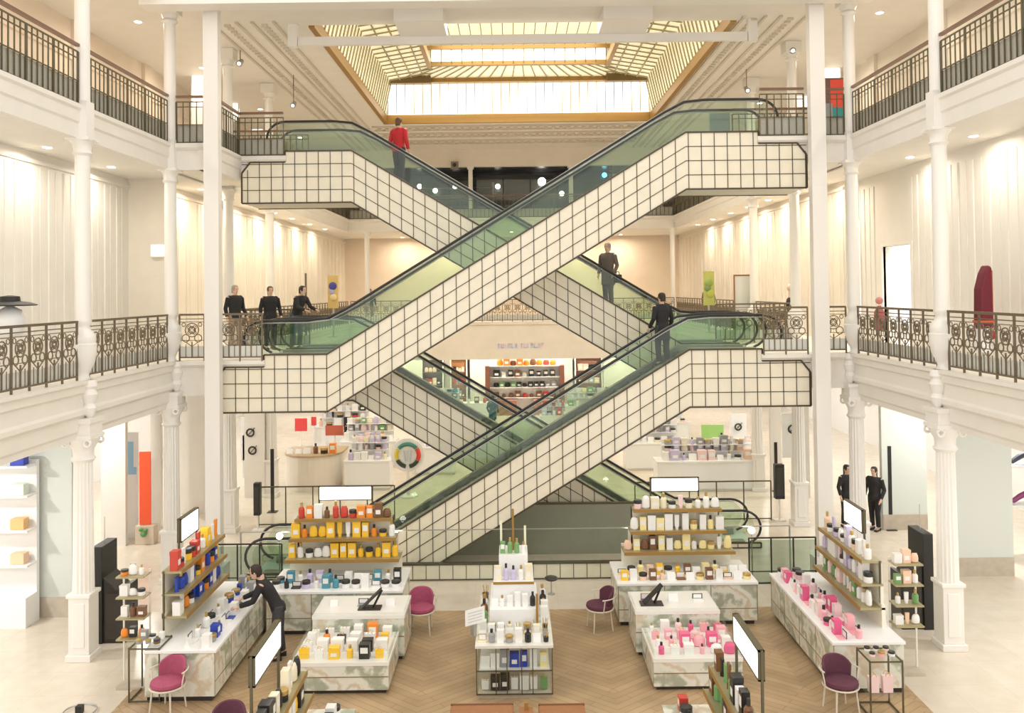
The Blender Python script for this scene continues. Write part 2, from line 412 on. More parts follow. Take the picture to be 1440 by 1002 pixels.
# ------------------------------------------------------------------ far end
S(MB().box(-8, 8, YEND + .1, YEND + .4, 12.75, CEIL).build('wall_far', plaster_warm))
m = MB(); m.box(-6.2, 5.2, 45, 45.2, L2, 12.75); S(m.build('wall_far', dark_store))
S(MB().box(-8, -6.2, 45, 45.2, L2, CEIL).box(5.2, 8, 45, 45.2, L2, CEIL).build('wall_far', plaster))
S(MB().box(-8, 8, YEND + .4, 45, 12.75, 12.9).build('ceiling', dark_store))
t = T('shop_window', 'dark glazed shop front at the far end of the upper gallery', 'shop front', (0, 44, L2))
m = MB()
for k in range(9): x = -6 + k * 1.4; m.box(x - .03, x + .03, 43.95, 44.0, L2, 12.7)
m.box(-6, 5.2, 43.95, 44, 12.6, 12.7); m.build('frame', black, t, True)
MB().box(-6, 5.2, 43.98, 43.99, L2 + .02, 12.6).build('pane', glass('shop_glass', (.8, .8, .8), .03), t, True)
t = T('far_shelving', 'dark shelving with glinting goods inside the far upper shop', 'shelving', (-4.3, 44.6, L2))
for z in (.3, .8, 1.3, 1.8): MB().box(-1.5, 3.3, -.2, .2, z, z + .04).build('shelf', mat('grey_shelf', (.25, .23, .2), .4), t)
for x in (-1.6, 3.3): MB().box(x, x + .1, -.2, .2, 0, 2.1).build('side_panel', mat('grey_shelf', (.25, .23, .2), .4), t)
for i, (x, y, c) in enumerate([(762, 255, 0), (850, 246, 1), (590, 262, 0), (612, 268, 0), (640, 262, 0), (790, 272, 0), (700, 262, 0)]):
    q = PD(x, y, 44.4 if i > 1 else 43.6)
    MB().ball((0, 0, 0), .2 if i == 0 else .13).build('glass_globe', lamp_glow if c == 0 else mat('blue_lamp', (.1, .5, 1), .4, emit=4, ecol=(.15, .6, 1)), None)
    o = COL.objects[-1]; o.location = q; MB().bar((0, 0, .1), (0, 0, 12.9 - q.z), .015).build('cord', black, o)
    o.name = 'pendant_lamp'
    tag(o, ['large round white lamp glowing in the middle of the dark upper shop', 'bright blue lamp glowing right of centre in the dark upper shop', 'small white lamp far left in the dark upper shop', 'small white lamp, second from left in the dark upper shop', 'small white lamp, third from left in the dark upper shop', 'small low white lamp right of the large round lamp in the upper shop', 'small white lamp above the centre of the dark upper shop'][i], 'lamp')
for x in (662, 803):
    q = PD(x, 270, YEND + .25)
    t = T('column', 'thin white post of the far upper gallery, ' + ('left' if x < 720 else 'right') + ' one of two', 'column', (q.x, YEND + .25, L2))
    MB().box(-.1, .1, -.1, .1, 0, 2.55).build('shaft', paint, t)
    MB().box(-.16, .16, -.16, .16, 2.45, 2.56).build('capital', paint, t)
for x in (515, 948):
    q = PD(x, 400, YEND)
    t = T('column', 'slim white column of the far first gallery, ' + ('left' if x < 720 else 'right') + ' one', 'column', (q.x, YEND + .3, L1))
    MB().lathe([(.12, 0), (.12, 4.3), (.2, 4.4), (.2, 4.5)], n=14).build('shaft', paint, t, smooth=True)

# ------------------------------------------------------------------ columns
def column(s, Y, i):
    side = 'left' if s < 0 else 'right'
    t = T('column', 'white cast iron column on the %s side, %s from the front' % (side, ORD[i]), 'column', (s * 8.0, Y, 0))
    MB().box(-.23, .23, -.23, .23, 0, .12).box(-.19, .19, -.19, .19, .12, 1.15).box(-.22, .22, -.22, .22, 1.15, 1.22).box(-.11, .11, -.205, -.18, .25, 1.05).build('pedestal', paint, t, bevel=.01)
    m = MB(); n = 32
    def flut(z, r): return [m.bm.verts.new((math.cos(2 * math.pi * k / n) * r * (1 if k % 2 else .9), math.sin(2 * math.pi * k / n) * r * (1 if k % 2 else .9), z)) for k in range(n)]
    a, b = flut(1.22, .19), flut(3.62, .165)
    for k in range(n): m._f([a[k], a[(k + 1) % n], b[(k + 1) % n], b[k]])
    m.build('shaft', paint, t)
    m = MB().lathe([(.17, 3.6), (.22, 3.66), (.18, 3.72), (.19, 3.85), (.27, 3.98), (.3, 4.05)], n=20)
    m.box(-.27, .27, -.27, .27, 4.05, 4.12).box(-.24, .24, -.24, .24, 4.12, 4.34).box(-.27, .27, -.27, .27, 4.34, 4.42)
    for q in (-1, 1): m.ring((q * .2, -.25, 3.98), .06, .025, 'y', 12); m.ring((q * .2, .25, 3.98), .06, .025, 'y', 12)
    m.build('capital', paint, t, smooth=True)
    m = MB()
    m.lathe([(.05, 4.42), (.1, 4.5), (.13, 4.6), (.09, 4.68), (.12, 4.75), (.15, 4.85), (.1, 4.95), (.14, 5.0), (.12, 5.12)], (-s * .12, 0, 0), 16)
    m.build('bracket', paint, t, smooth=True)
    m = MB().lathe([(.13, 5.12), (.1, 5.2), (.12, 5.27), (.2, 5.42), (.235, 5.62), (.24, 5.78), (.22, 5.8), (.23, 5.86), (.22, 5.95), (.13, 6.05), (.12, 6.12), (.155, 6.18), (.15, 6.24)], n=24)
    m.build('urn', paint, t, smooth=True)
    MB().lathe([(.145, 6.24), (.135, 9.0), (.135, 9.3)], n=20).build('upper_shaft', paint, t, smooth=True)
    MB().lathe([(.135, 9.28), (.18, 9.33), (.15, 9.38), (.17, 9.5), (.24, 9.58)], n=20).box(-.22, .22, -.22, .22, 9.56, 9.62).build('upper_capital', paint, t, smooth=True)
    MB().box(-.15, .15, -.15, .15, 9.62, 10.3).lathe([(.14, 10.3), (.135, 11.5), (.13, 13.08)], n=20).build('top_shaft', paint, t)
    MB().lathe([(.13, 13.05), (.19, 13.1), (.15, 13.16), (.2, 13.3)], n=20).box(-.22, .22, -.22, .22, 13.28, 13.59).build('top_capital', paint, t)
for s in (-1, 1):
    for i, Y in enumerate(COLY): column(s, Y, i)
for s in (-1, 1):   # tall flat piers in front of the escalator landings
    t = T('pier', 'tall flat white pier beside the %s escalator landings' % ('left' if s < 0 else 'right'), 'pier', (-6.9 if s < 0 else 7.1, 19.7, 0))
    MB().box(-.17, .17, -.12, .12, .5, CEIL - .02).build('shaft', paint, t)
    MB().box(-.28, .28, -.22, .22, 0, .5).build('base', paint, t, bevel=.015)

# ------------------------------------------------------------------ railings
def railing(p0, p1, z, style, label):
    p0, p1 = Vector((*p0, z)), Vector((*p1, z)); d = p1 - p0; L = d.length; u = d.normalized()
    ax = 'x' if abs(u.y) > .5 else 'y'
    t = T('railing', label, 'railing', p0)
    def at(a, h): return u * a + Vector((0, 0, h))
    if style == 'ornate':
        m = MB(); m.bar(at(0, 1.1), at(L, 1.1), .055, .045); m.build('handrail', bronze, t)
        for h, q in ((1.0, .018), (.93, .014), (.1, .03), (.5, .014)): MB().bar(at(0, h), at(L, h), q).build('rail', bronze, t)
        n = max(1, round(L / .5)); st = L / n
        for k in range(n + 1):
            MB().bar(at(k * st, .0), at(k * st, 1.1), .032).build('post', bronze, t)
        m = MB(); b = MB(); bs = {}
        for k in range(n):
            a = (k + .5) * st; r = st * .27
            m.ring(at(a, .74), r, .013, ax, 16, 5); m.ring(at(a, .74), r * .5, .016, ax, 10, 5)
            for q in range(4): an = q * math.pi / 2 + .785; c = at(a + math.cos(an) * r * .5, .74 + math.sin(an) * r * .5); m.ring(c, r * .3, .009, ax, 8, 4)
            for q in (-1, 1):
                m.ring(at(a + q * st * .25, .55), st * .15, .012, ax, 10, 5)
                m.bar(at(a + q * st * .36, .5), at(a, .36), .014); m.ring(at(a + q * st * .33, .93 - .06), .045, .01, ax, 8, 4)
            for q in (0, -.25, .25):
                if k == 0 or L > 8:
                    o = (b if L > 8 else MB()).bar(at(a + q * st, .1) if L > 8 else (0, 0, .1), at(a + q * st, .46) if L > 8 else (0, 0, .47 if q == 0 else .4), .022 if q == 0 else .012)
                    if L > 8: continue
                    bs[q] = o = o.build('baluster', bronze, t)
                else: o = bs[q].copy(); COL.objects.link(o); o.parent = t
                o.location = at(a + q * st, 0)
        m.build('scrollwork', bronze, t)
        if L > 8: b.build('balusters', bronze, t)
        sd = -1 if p0.x < 0 else 1
        MB().box(*((sd * .03, sd * .04, 0, L) if ax == 'x' and u.y > 0 else (sd * .03, sd * .04, -L, 0) if ax == 'x' else (0, L, .02, .03) if u.x > 0 else (-L, 0, .02, .03)), .1, .36).build('infill', pale_infill, t)
    else:
        m = MB(); m.bar(at(0, 1.12), at(L, 1.12), .075, .05); m.build('handrail', brown_rail, t)
        for h, q in ((1.0, .025), (.88, .02), (.46, .02), (.04, .03)): MB().bar(at(0, h), at(L, h), q).build('rail', olive, t)
        n = max(2, round(L / (.17 if L < 8 else .2))); bs = []
        for k in range(n + 1):
            if k < 2 or k % 5 == 0: o = MB().bar((0, 0, .04), (0, 0, 1.0), .035 if k % 5 == 0 else .02).build('baluster', olive, t); thin = o if k % 5 else None; bs.append(o) if k == 1 else None
            else: o = bs[0].copy(); COL.objects.link(o); o.parent = t
            o.location = at(k * L / n, 0)
        m = MB()
        sd = -1 if p0.x < 0 else 1
        if ax == 'x': m.box(sd * .025, sd * .035, min(0, u.y * L), max(0, u.y * L), .05, .45)
        else: m.box(min(0, u.x * L), max(0, u.x * L), .025, .035, .05, .45)
        m.build('infill', olive_gr, t)
    return t
for s, side in ((-1, 'left'), (1, 'right')):
    railing((s * 8, 9), (s * 8, 15.68), L1, 'ornate', 'ornate bronze railing of the %s first gallery, nearest bay before the first column' % side)
    railing((s * 8, 16.12), (s * 8, 19.78), L1, 'ornate', 'ornate bronze railing of the %s first gallery between first and second column' % side)
    railing((s * 7.8, 20.0), (s * 7.22, 20.0), L1, 'ornate', 'short ornate railing piece between second column and pier, %s first gallery' % side)
    railing((s * 6.88, 19.93), (s * 5.85, 19.93), L1, 'ornate', 'ornate railing piece beside the escalator landing, %s first gallery' % side)
    railing((s * 8, 24.4), (s * 5.8, 24.4), L1, 'ornate', 'ornate railing behind the escalator landing, %s first gallery' % side)
    railing((s * 8, 24.6), (s * 8, 28.0), L1, 'ornate', 'ornate railing of the %s first gallery between third and fourth column' % side)
    railing((s * 8, 28.4), (s * 8, 41.5), L1, 'ornate', 'long ornate railing of the %s first gallery beyond the fourth column' % side)
    railing((s * 8, 9), (s * 8, 15.74), L2, 'plain', 'brown topped railing of the %s upper gallery, nearest bay' % side)
    railing((s * 8, 16.06), (s * 8, 19.84), L2, 'plain', 'brown topped railing of the %s upper gallery between first and second column' % side)
    railing((s * 7.85, 20.0), (s * 7.22, 20.0), L2, 'plain', 'short railing piece between column and pier, %s upper gallery' % side)
    railing((s * 8, 28.4), (s * 8, 41.5), L2, 'plain', 'long barred railing of the %s upper gallery beyond the fourth column' % side)
railing((-7, 20.1), (-7, 22), L2, 'plain', 'railing piece running back from the left pier, upper gallery')
railing((-7, 21.93), (-5.85, 21.93), L2, 'plain', 'railing piece beside the left upper escalator landing')
railing((-8, 24.4), (-5.8, 24.4), L2, 'plain', 'railing behind the left upper escalator landing')
railing((6.88, 19.93), (5.85, 19.93), L2, 'plain', 'railing piece beside the right upper escalator landing')
railing((5.8, 22.2), (8, 22.2), L2, 'plain', 'railing behind the right upper escalator landing')
railing((-7.9, YEND), (7.9, YEND), L1, 'ornate', 'ornate railing across the far end of the first gallery')
railing((-7.9, YEND), (7.9, YEND), L2, 'plain', 'barred railing across the far end of the upper gallery')

# ------------------------------------------------------------------ escalators
def escalator(label, y0, s, zl, pitch_extra=0):
    """s=+1 rises to the right. Kinks at x=-s*4.3 (low) and x=+s*4.1 (high)."""
    W = 1.45; y1 = y0 + W; zh = zl + 5.1
    XL, XH = -s * 4.35, s * 4.12
    EX, ST = 6.95, 5.83
    t = T('escalator', label, 'escalator', (0, y0, max(0, zl)))
    up, dn = .14, 1.2
    ground = zl < .1
    sl = (zh - zl) / (XH - XL)
    def topz(x):
        f = (x - XL) / (XH - XL); return zl + up + (zh - zl) * min(1, max(0, f))
    def botz(x): return max(topz(x) - up - dn, .36 if ground else -99)
    # outline of one side, low end to high end
    def outline(y):
        pts = []
        if ground: pts += [(-s * 6.3, zl + up), (XL, zl + up)]
        else: pts += [(-s * EX, zl - .42), (-s * (EX - .22), zl - .14), (-s * ST, zl - .14), (-s * ST, zl + up), (XL, zl + up)]
        pts += [(XH, zh + up), (s * ST, zh + up), (s * ST, zh - .14), (s * (EX - .22), zh - .14), (s * EX, zh - .42), (s * EX, zh - dn), (XH, zh - dn)]
        if ground:
            xb = XL + (.36 - (zl - dn)) / sl
            pts += [(xb, .36), (xb, .01), (-s * 6.3, .01)]
        else: pts += [(XL, zl - dn), (-s * EX, zl - dn)]
        return pts
    po = outline(0)
    for (ya, yb, nm) in ((y0, y0 + .04, 'side_cladding'), (y1 - .04, y1, 'side_cladding')):
        MB().prism(po, 'y', ya, yb).build(nm, clad, t, True)
    # tile joints
    for yy in (y0 - .006, y1 + .006):
        g = MB(); step = .305; th = .016
        x = -EX + .15
        while x < EX:
            tz, bz = topz(x), botz(x)
            if ground and x * s < -6.3: x += step; continue
            if abs(x) > ST and not (ground and x * s < 0): tz = tz - up - .14
            if abs(x) > EX - .2: tz -= .2
            if ground and (x - XL) * s < 0: bz = .01
            elif ground and topz(x) - up - dn < .36: bz = .01
            if tz > bz + .02: g.bar((x, yy, bz), (x, yy, tz), th)
            x += step
        for q in (1, 2, 3):
            h = -dn + q * .335
            a = (-s * (EX if not ground else 6.3), zl + h); 
            if not ground: g.bar((a[0], yy, a[1]), (XL, yy, zl + h), th); g.bar((XL, yy, zl + h), (XH, yy, zh + h), th)
            else:
                xs = XL + (.02 - (zl + h)) / sl
                if (xs - XH) * s < 0: g.bar((xs, yy, .02), (XH, yy, zh + h), th)
            g.bar((XH, yy, zh + h), (s * EX, yy, zh + h), th)
        g.build('tile_joints', mat('dark_joint', (.075, .06, .035), .5), t, True)
        # edge trims
        e = MB(); n = len(po)
        for i in range(n):
            a, b = po[i], po[(i + 1) % n]
            e.bar((a[0], yy, a[1]), (b[0], yy, b[1]), .038)
        e.build('edge_trim', mat('edge_bronze', (.085, .065, .04), .4, .3), t, True)
    # soffit
    m = MB(); ya, yb = y0 + .04, y1 - .04
    low = [(-s * EX, zl - dn), (XL, zl - dn)] if not ground else [(XL + (.36 - (zl - dn)) / sl, .36)]
    path = low + [(XH, zh - dn), (s * EX, zh - dn), (s * EX, zh - .42)]
    for a, b in zip(path, path[1:]):
        v = [m.bm.verts.new(p) for p in ((a[0], ya, a[1]), (b[0], ya, b[1]), (b[0], yb, b[1]), (a[0], yb, a[1]))]
        m._f(v)
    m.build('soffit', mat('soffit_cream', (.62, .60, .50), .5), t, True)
    # landing plates
    m = MB()
    m.box(-s * (5.8 if not ground else 6.2), XL, ya, yb, zl - .05, zl + .01).box(XH, s * 5.8, ya, yb, zh - .05, zh + .01)
    if not ground: m.box(XL - s * .35, XL, y0 + .3, y1 - .3, zl + .01, zl + .02)
    m.build('landing_plate', mat('landing_pale', (.60, .70, .66), .3), t, True)
    # steps
    m = MB(); n = 26; dx = (XH - XL) / n; dz = (zh - zl) / n
    for k in range(n):
        xa = XL + dx * k; z = zl + dz * (k + .5)
        m.box(xa, xa + dx, y0 + .26, y1 - .26, max(z - .25, .01), z)
    m.build('steps', step_m, t, True)
    # decks and skirts
    def strip(m, ya, yb, h0, h1, xa, xb):
        xs = [xa, XL, XH, xb]
        for a, b in zip(xs, xs[1:]):
            za, zb = topz(a) - up, topz(b) - up
            V = [m.bm.verts.new(p) for p in ((a, ya, za + h0), (b, ya, zb + h0), (b, yb, zb + h0), (a, yb, za + h0), (a, ya, za + h1), (b, ya, zb + h1), (b, yb, zb + h1), (a, yb, za + h1))]
            for f in ((0, 3, 2, 1), (4, 5, 6, 7), (0, 1, 5, 4), (1, 2, 6, 5), (2, 3, 7, 6), (3, 0, 4, 7)): m._f([V[i] for i in f])
    lo, hi = -s * (5.7 if not ground else 5.9), s * 5.7
    m = MB(); strip(m, y0 + .02, y0 + .26, .02, .17, lo, hi); strip(m, y1 - .26, y1 - .02, .02, .17, lo, hi); m.build('deck', deck_m, t, True)
    for ya in (y0 + .11, y1 - .13):
        m = MB(); strip(m, ya, ya + .014, .15, .9, -s * 5.75, s * 5.75)
        for q, zz in ((-s, zl), (s, zh)):     # rounded ends
            pts = [(q * 5.75, zz + .15)] + [(q * (5.75 + math.cos(a) * .42), zz + .5 + math.sin(a) * .4) for a in [R(-60 + 15 * i) for i in range(11)]] + [(q * 5.75, zz + .9)]
            m.prism(pts, 'y', ya, ya + .014)
        m.build('glass_balustrade', g_green if not ground else g_green, t, True)
        # handrail
        pts = []
        hz = .93
        def end(q, zz):
            c = (q * 5.85, zz + .5)
            return [(c[0] + q * math.cos(a) * .48, c[1] + math.sin(a) * .43) for a in [R(-70 + 16 * i) for i in range(11)]]
        A = [(x, z) for x, z in end(-s, zl)]
        Bk = [(XL - s * .5, zl + hz), (XL, zl + hz + .05), (XL + s * .5, zl + hz + .5 * abs(sl))]
        Ck = [(XH - s * .5, zh + hz - .5 * abs(sl)), (XH, zh + hz - .05), (XH + s * .5, zh + hz)]
        B = [(x, z) for x, z in end(s, zh)][::-1]
        m = MB(); m.tube([(x, ya + .007, z) for x, z in A + Bk + Ck + B], .032, 8)
        m.build('handrail', rubber if True else steel, t, True, smooth=True)
        m = MB(); m.tube([(x, ya + .007, z - .055) for x, z in A[9:] + Bk + Ck + B[:2]], .012, 6); m.build('handrail_track', steel, t, True)
    return t
escalator('front escalator rising right from the ground floor to the first gallery', YF, 1, 0.0)
escalator('front escalator rising right from the first gallery to the upper gallery', YF, 1, L1)
escalator('rear escalator rising left from the ground floor to the first gallery', YB, -1, 0.0)
escalator('rear escalator rising left from the first gallery to the upper gallery', YB, -1, L1)
# tiled kerb, glass barrier and grey screen at the foot
t = T('tiled_kerb', 'low tiled kerb on the floor in front of the escalators', 'kerb', (0, 19.85, 0))
MB().box(-3.0, 3.2, 0, .1, 0, .36).build('tile_face', clad, t)
m = MB()
for k in range(21): m.box(-3.0 + k * .31 - .008, -3.0 + k * .31 + .008, -.006, 0, 0, .36)
m.box(-3.02, 3.22, -.02, .12, .35, .39).box(-3.02, 3.22, -.015, 0, 0, .03); m.build('tile_joints', mat('dark_joint', (.1, .08, .05), .5), t)
t = T('grey_screen', 'grey green smooth screen between the two lower escalators', 'screen', (0, 21.7, 0))
MB().box(-2.2, 3.2, 0, .06, 0, 1.25).build('panel', grey_green, t)
MB().box(-2.22, 3.22, -.02, .08, 1.25, 1.29).build('top_rail', olive, t)
t = T('glass_barrier', 'clear glass barrier with thin rail in front of the escalator foot', 'barrier', (0, 19.7, 0))
MB().box(-2.4, 2.9, .0, .012, .05, 1.17).build('pane', g_clear, t)
MB().bar((-6.3, .006, 1.2), (6.3, .006, 1.2), .022).build('rail', steel, t)
m = MB()
for x in (-6.3, -4.4, 4.6, 6.3): m.bar((x, 0, 0), (x, 0, 1.2), .03)
m.build('post', steel, t)
for i, (x, w) in enumerate(((393, 'behind the left yellow display'), (556, 'right of the left yellow display'), (888, 'left of the right pale display'), (1057, 'right of the right pale display'))):
    q = PD(x, 748, 19.45)
    t = T('globe_lamp_post', 'thin lamp post with small white globe ' + w, 'lamp', (q.x, q.y, 0))
    MB().tube([(0, 0, 0), (0, 0, 1.12)], .014).build('pole', steel, t); MB().lathe([(.09, 0), (.09, .02)]).build('base', steel, t)
    MB().ball((0, 0, 1.18), .075).build('globe', lamp_glow, t, smooth=True)
for s in (-1, 1):     # glass pen around the low landings at the rear
    t = T('glass_barrier', 'dark framed glass barrier behind the lower escalators, %s side' % ('left' if s < 0 else 'right'), 'barrier', (s * 5.4, 24.6, 0))
    MB().box(-1.9, 1.9, 0, .012, .05, 1.1).build('pane', g_clear, t)
    m = MB(); m.bar((-1.95, 0, 1.12), (1.95, 0, 1.12), .035); m.bar((-1.95, 0, .05), (1.95, 0, .05), .03)
    for k in range(6): m.bar((-1.95 + .78 * k, 0, 0), (-1.95 + .78 * k, 0, 1.12), .03)
    m.build('frame', olive, t)
    t = T('glass_barrier', 'dark framed glass pen at the foot of the escalators, %s side' % ('left' if s < 0 else 'right'), 'barrier', (s * 6.0, 19.3, 0))
    m = MB()
    for k in range(4): m.bar((-.75 + k * .5, 0, 0), (-.75 + k * .5, 0, 1.05), .028)
    m.bar((-.75, 0, 1.05), (.75, 0, 1.05), .03); m.bar((-.75, 0, .3), (.75, 0, .3), .02); m.bar((-.75, 0, .04), (.75, 0, .04), .03)
    m.build('frame', black, t)
    MB().box(-.75, .75, 0, .01, .05, 1.0).build('pane', g_dark, t)


# ------------------------------------------------------------------ lighting of the galleries (real downlights)
def downlights(side, z, x, ys, power, color, where, r=.085):
    for i, y in enumerate(ys):
        t = T('downlight', 'recessed round ceiling light of the %s, %s from the front' % (where, ORD[i]), 'ceiling light', (side * x, y, z))
        MB().lathe([(r + .03, -.012), (r + .03, 0)], n=16).build('rim', paint, t)
        MB().lathe([(r, -.02), (r, -.012)], n=16).build('diffuser', lamp_glow, t)
        area('downlight_beam', (side * x, y, z - .03), r * 2, power, color)
for s, nm in ((-1, 'left'), (1, 'right')):
    downlights(s, 9.64, 9.2, [11.5, 14.2, 16.9, 19.6], 26, (1, .93, .80), nm + ' first gallery')
    downlights(s, 9.64, 8.75, [24.0, 26.5, 29, 31.5, 34, 37, 40], 42, (1, .87, .68), nm + ' far first gallery')
    downlights(s, CEIL, 9.4, [13, 17, 21.5, 26, 32, 38], 42, (1, .88, .72), nm + ' upper gallery')
    downlights(s, 4.54, 11.5, [11, 15, 21.8, 27, 32, 38, 45], 125, (1, .98, .95), nm + ' ground floor aisle', .14)
m = MB()
for s in (-1, 1): m.box(s * 8.3, s * 9.9, 8, 47.9, 9.64, 9.68)
m.box(-8.3, 8.3, YEND + .3, 47.9, 9.64, 9.68)
S(m.build('ceiling', plaster))
S(MB().box(-15, -8.35, 8, 49.9, 4.54, 4.58).box(8.35, 15, 8, 49.9, 4.54, 4.58).box(-8.3, 8.3, YEND + .3, 49.9, 4.54, 4.58).build('ceiling', white))
downlights(1, 9.64, 0, [43.5], 60, (1, .85, .66), 'far first gallery, centre')
for i, x in enumerate((-6.0, -3.5, 3.5, 6.0)):
    t = T('downlight', 'recessed warm ceiling light over the far first gallery wall, %s from the left' % ORD[i], 'ceiling light', (x, 46.8, 9.64))
    MB().lathe([(.11, -.012), (.11, 0)], n=16).build('rim', paint, t); MB().lathe([(.085, -.02), (.085, -.012)], n=16).build('diffuser', lamp_glow, t)
    area('downlight_beam', (x, 46.8, 9.6), .17, 60, (1, .85, .66))
for i, x in enumerate((-6.0, -2.0, 2.0, 6.0)):
    t = T('downlight', 'recessed white ceiling light of the far ground floor, %s from the left' % ORD[i], 'ceiling light', (x, 45.5, 4.54))
    MB().lathe([(.2, -.012), (.2, 0)], n=16).build('rim', paint, t); MB().lathe([(.16, -.02), (.16, -.012)], n=16).build('diffuser', lamp_glow, t)
    area('downlight_beam', (x, 45.5, 4.5), .32, 130, (1, .93, .84))
# spot lamps on the upper balustrade line
for x, y, lb in ((338, 88, 'left ceiling border, upper'), (413, 147, 'left ceiling border, lower'), (1050, 126, 'right ceiling border, lower'), (1113, 70, 'right ceiling border, upper')):
    q = PD(x, y, 24.0 if 'upper' in lb else 27.0)
    t = T('spotlight', 'small dark spotlight hanging by the ' + lb, 'spotlight', q)
    MB().bar((0, 0, .05), (0, 0, CEIL - q.z), .02).build('stem', bronze, t)
    MB().tube([(0, .12, .08), (0, -.12, -.06)], [.06, .09], 12).build('lamp_head', mat('spot_grey', (.3, .28, .25), .4), t)
    MB().tube([(0, -.121, -.061), (0, -.13, -.066)], .05, 12).build('lens', light_box, t)

# ------------------------------------------------------------------ ground floor partitions
def partition(px0, px1, ytop, yb, name, mt, base=True, th=.15, D=None):
    q0, q1 = P(px0, yb), P(px1, yb); D = q0.y
    m = MB(); m.box(q0.x, q1.x, D, D + th, .0, 4.55)
    S(m.build(name, mt))
    if base: S(MB().box(q0.x, q1.x, D - .02, D, 0, .42).build('baseboard_left' if q0.x < 0 else 'baseboard_right', stone_b))
partition(20, 100, 620, 868, 'wall_left', paint_grey)
partition(1345, 1428, 620, 810, 'wall_right', paint_grey)
partition(1242, 1306, 620, 745, 'wall_right', paint_grey)
partition(142, 176, 620, 768, 'wall_left', plaster, False)
partition(212, 226, 620, 742, 'wall_left', plaster, False)
partition(252, 290, 620, 722, 'wall_left', plaster, False)
partition(306, 318, 600, 728, 'wall_left', plaster, False)
partition(344, 372, 600, 700, 'wall_left', plaster, False)
partition(1120, 1140, 600, 700, 'wall_right', plaster, False)
partition(1085, 1100, 600, 690, 'wall_right', plaster, False)
for k, (x, y, c, wd, hh, lb) in enumerate(((204, 737, orange_red, .30, 1.95, 'tall orange red banner panel beside the left columns'),)):
    q = P(x, 765); t = T('banner', lb, 'banner', q)
    MB().box(-wd / 2, wd / 2, 0, .05, .52, .52 + hh).build('panel', c, t); MB().box(-.25, .25, -.05, .25, 0, .5).build('base', mat('beige_box', (.66, .55, .42), .5), t, bevel=.01)
    MB().ball((0, -.1, .3), .08).ball((.06, -.1, .4), .05).ball((-.06, -.12, .42), .05).build('plant', mat('leaf_green', (.12, .3, .1), .6), t)
q = P(182, 757); t = T('poster_panel', 'pale blue and white poster panel left of the orange banner', 'poster', q)
MB().box(-.24, .24, 0, .05, 0, 2.9).build('board', white, t); MB().box(-.2, .12, -.006, 0, 1.95, 2.65).build('print', blue_poster, t); MB().box(-.05, .2, -.008, 0, 1.75, 1.95).build('print', blue_poster, t)
def on_wall(px, py, D, w_, h_, mt, name, label, cat, th=.04):
    q = PD(px, py, D); t = T(name, label, cat, q)
    MB().box(-w_ / 2, w_ / 2, 0, th, -h_ / 2, h_ / 2).build('frame', paint, t); 
    MB().box(-w_ / 2 + .02, w_ / 2 - .02, -.006, 0, -h_ / 2 + .02, h_ / 2 - .02).build('print', mt, t)
    return t
# goods glimpsed at both outer edges of the ground floor
for (px, py, col, lb) in ((6, 657, (.05, .08, .55), 'dark blue item on the pale cabinet at the left edge'), ):
    q = PD(px, py, 17.0); t = T('display_cabinet', 'white lit display cabinet at the far left edge', 'cabinet', (q.x - .1, 17.3, 0))
    MB().box(-.6, .35, 0, .5, 0, .6).box(-.6, .35, .4, .5, .6, 3.3).build('carcass', white, t)
    for z in (1.2, 1.9, 2.6, 3.2): MB().box(-.6, .35, .05, .4, z, z + .04).build('shelf', white, t)
    for j, (zz, c, l2) in enumerate(((3.24, (.05, .08, .5), 'dark blue folded item on the top shelf of the far left cabinet'), (2.64, (.75, .85, .75), 'pale green box on the second shelf of the far left cabinet'), (1.94, (.85, .5, .22), 'orange box on the third shelf of the far left cabinet'), (1.24, (.9, .6, .4), 'peach box on the lowest shelf of the far left cabinet'))):
        o = MB().box(-.14, .14, -.1, .1, 0, .22).build('storage_box', mat('sbox%d' % j, c, .5), None, bevel=.01); o.location = (q.x - .0, 17.52, zz); tag(o, l2, 'box')
for px, py, col in ((1430, 645, (.05, .05, .08)), (1432, 700, (.25, .03, .15))):
    q = PD(px, py, 21.0)
    t = T('shoe_display', ('dark' if py < 660 else 'plum') + ' high heeled shoe on a white ledge at the right edge', 'shoe', q)
    MB().tube([(-.25, 0, -.05), (-.12, 0, -.06), (.05, 0, .05), (.2, 0, .12), (.24, 0, .2)], [.03, .06, .07, .07, .05], 8).build('upper', mat('shoe%d' % py, col, .3), t, smooth=True)
    MB().bar((.22, 0, .1), (.24, 0, -.12), .03).build('heel', mat('shoe%d' % py, col, .3), t)
    o = MB().box(-.5, .6, -.2, .4, -.18, -.13).build('wall_shelf', white, None); o.location = q; tag(o, 'white ledge under the %s shoe at the right edge' % ('dark' if py < 660 else 'plum'), 'shelf')

# black information stands by the first columns
def stand(qx, qy, s, lb):
    t = T('information_stand', lb, 'stand', (qx, qy, 0))
    MB().box(-.1, .1, -.32, .32, 0, 1.85).build('tall_panel', black, t, bevel=.01)
    MB().prism([(s * .1, 0), (s * .52, 0), (s * .52, 1.05), (s * .36, 1.0), (s * .26, 1.12), (s * .1, 1.25)], 'y', -.28, .3).build('desk', blackg, t, bevel=.008)
    MB().box(s * .14, s * .5, -.29, -.28, .08, .95).build('door', mat('brown_black_door', (.06, .05, .042), .25), t)
    MB().tube([(0, 0, 1.85), (0, 0, 2.35)], .008).build('antenna', steel, t)
q = P(137, 905); stand(q.x, q.y + .3, 1, 'black upright information stand right of the first left column')
q = P(1307, 885); stand(q.x, q.y + .3, -1, 'black upright information stand left of the first right column')
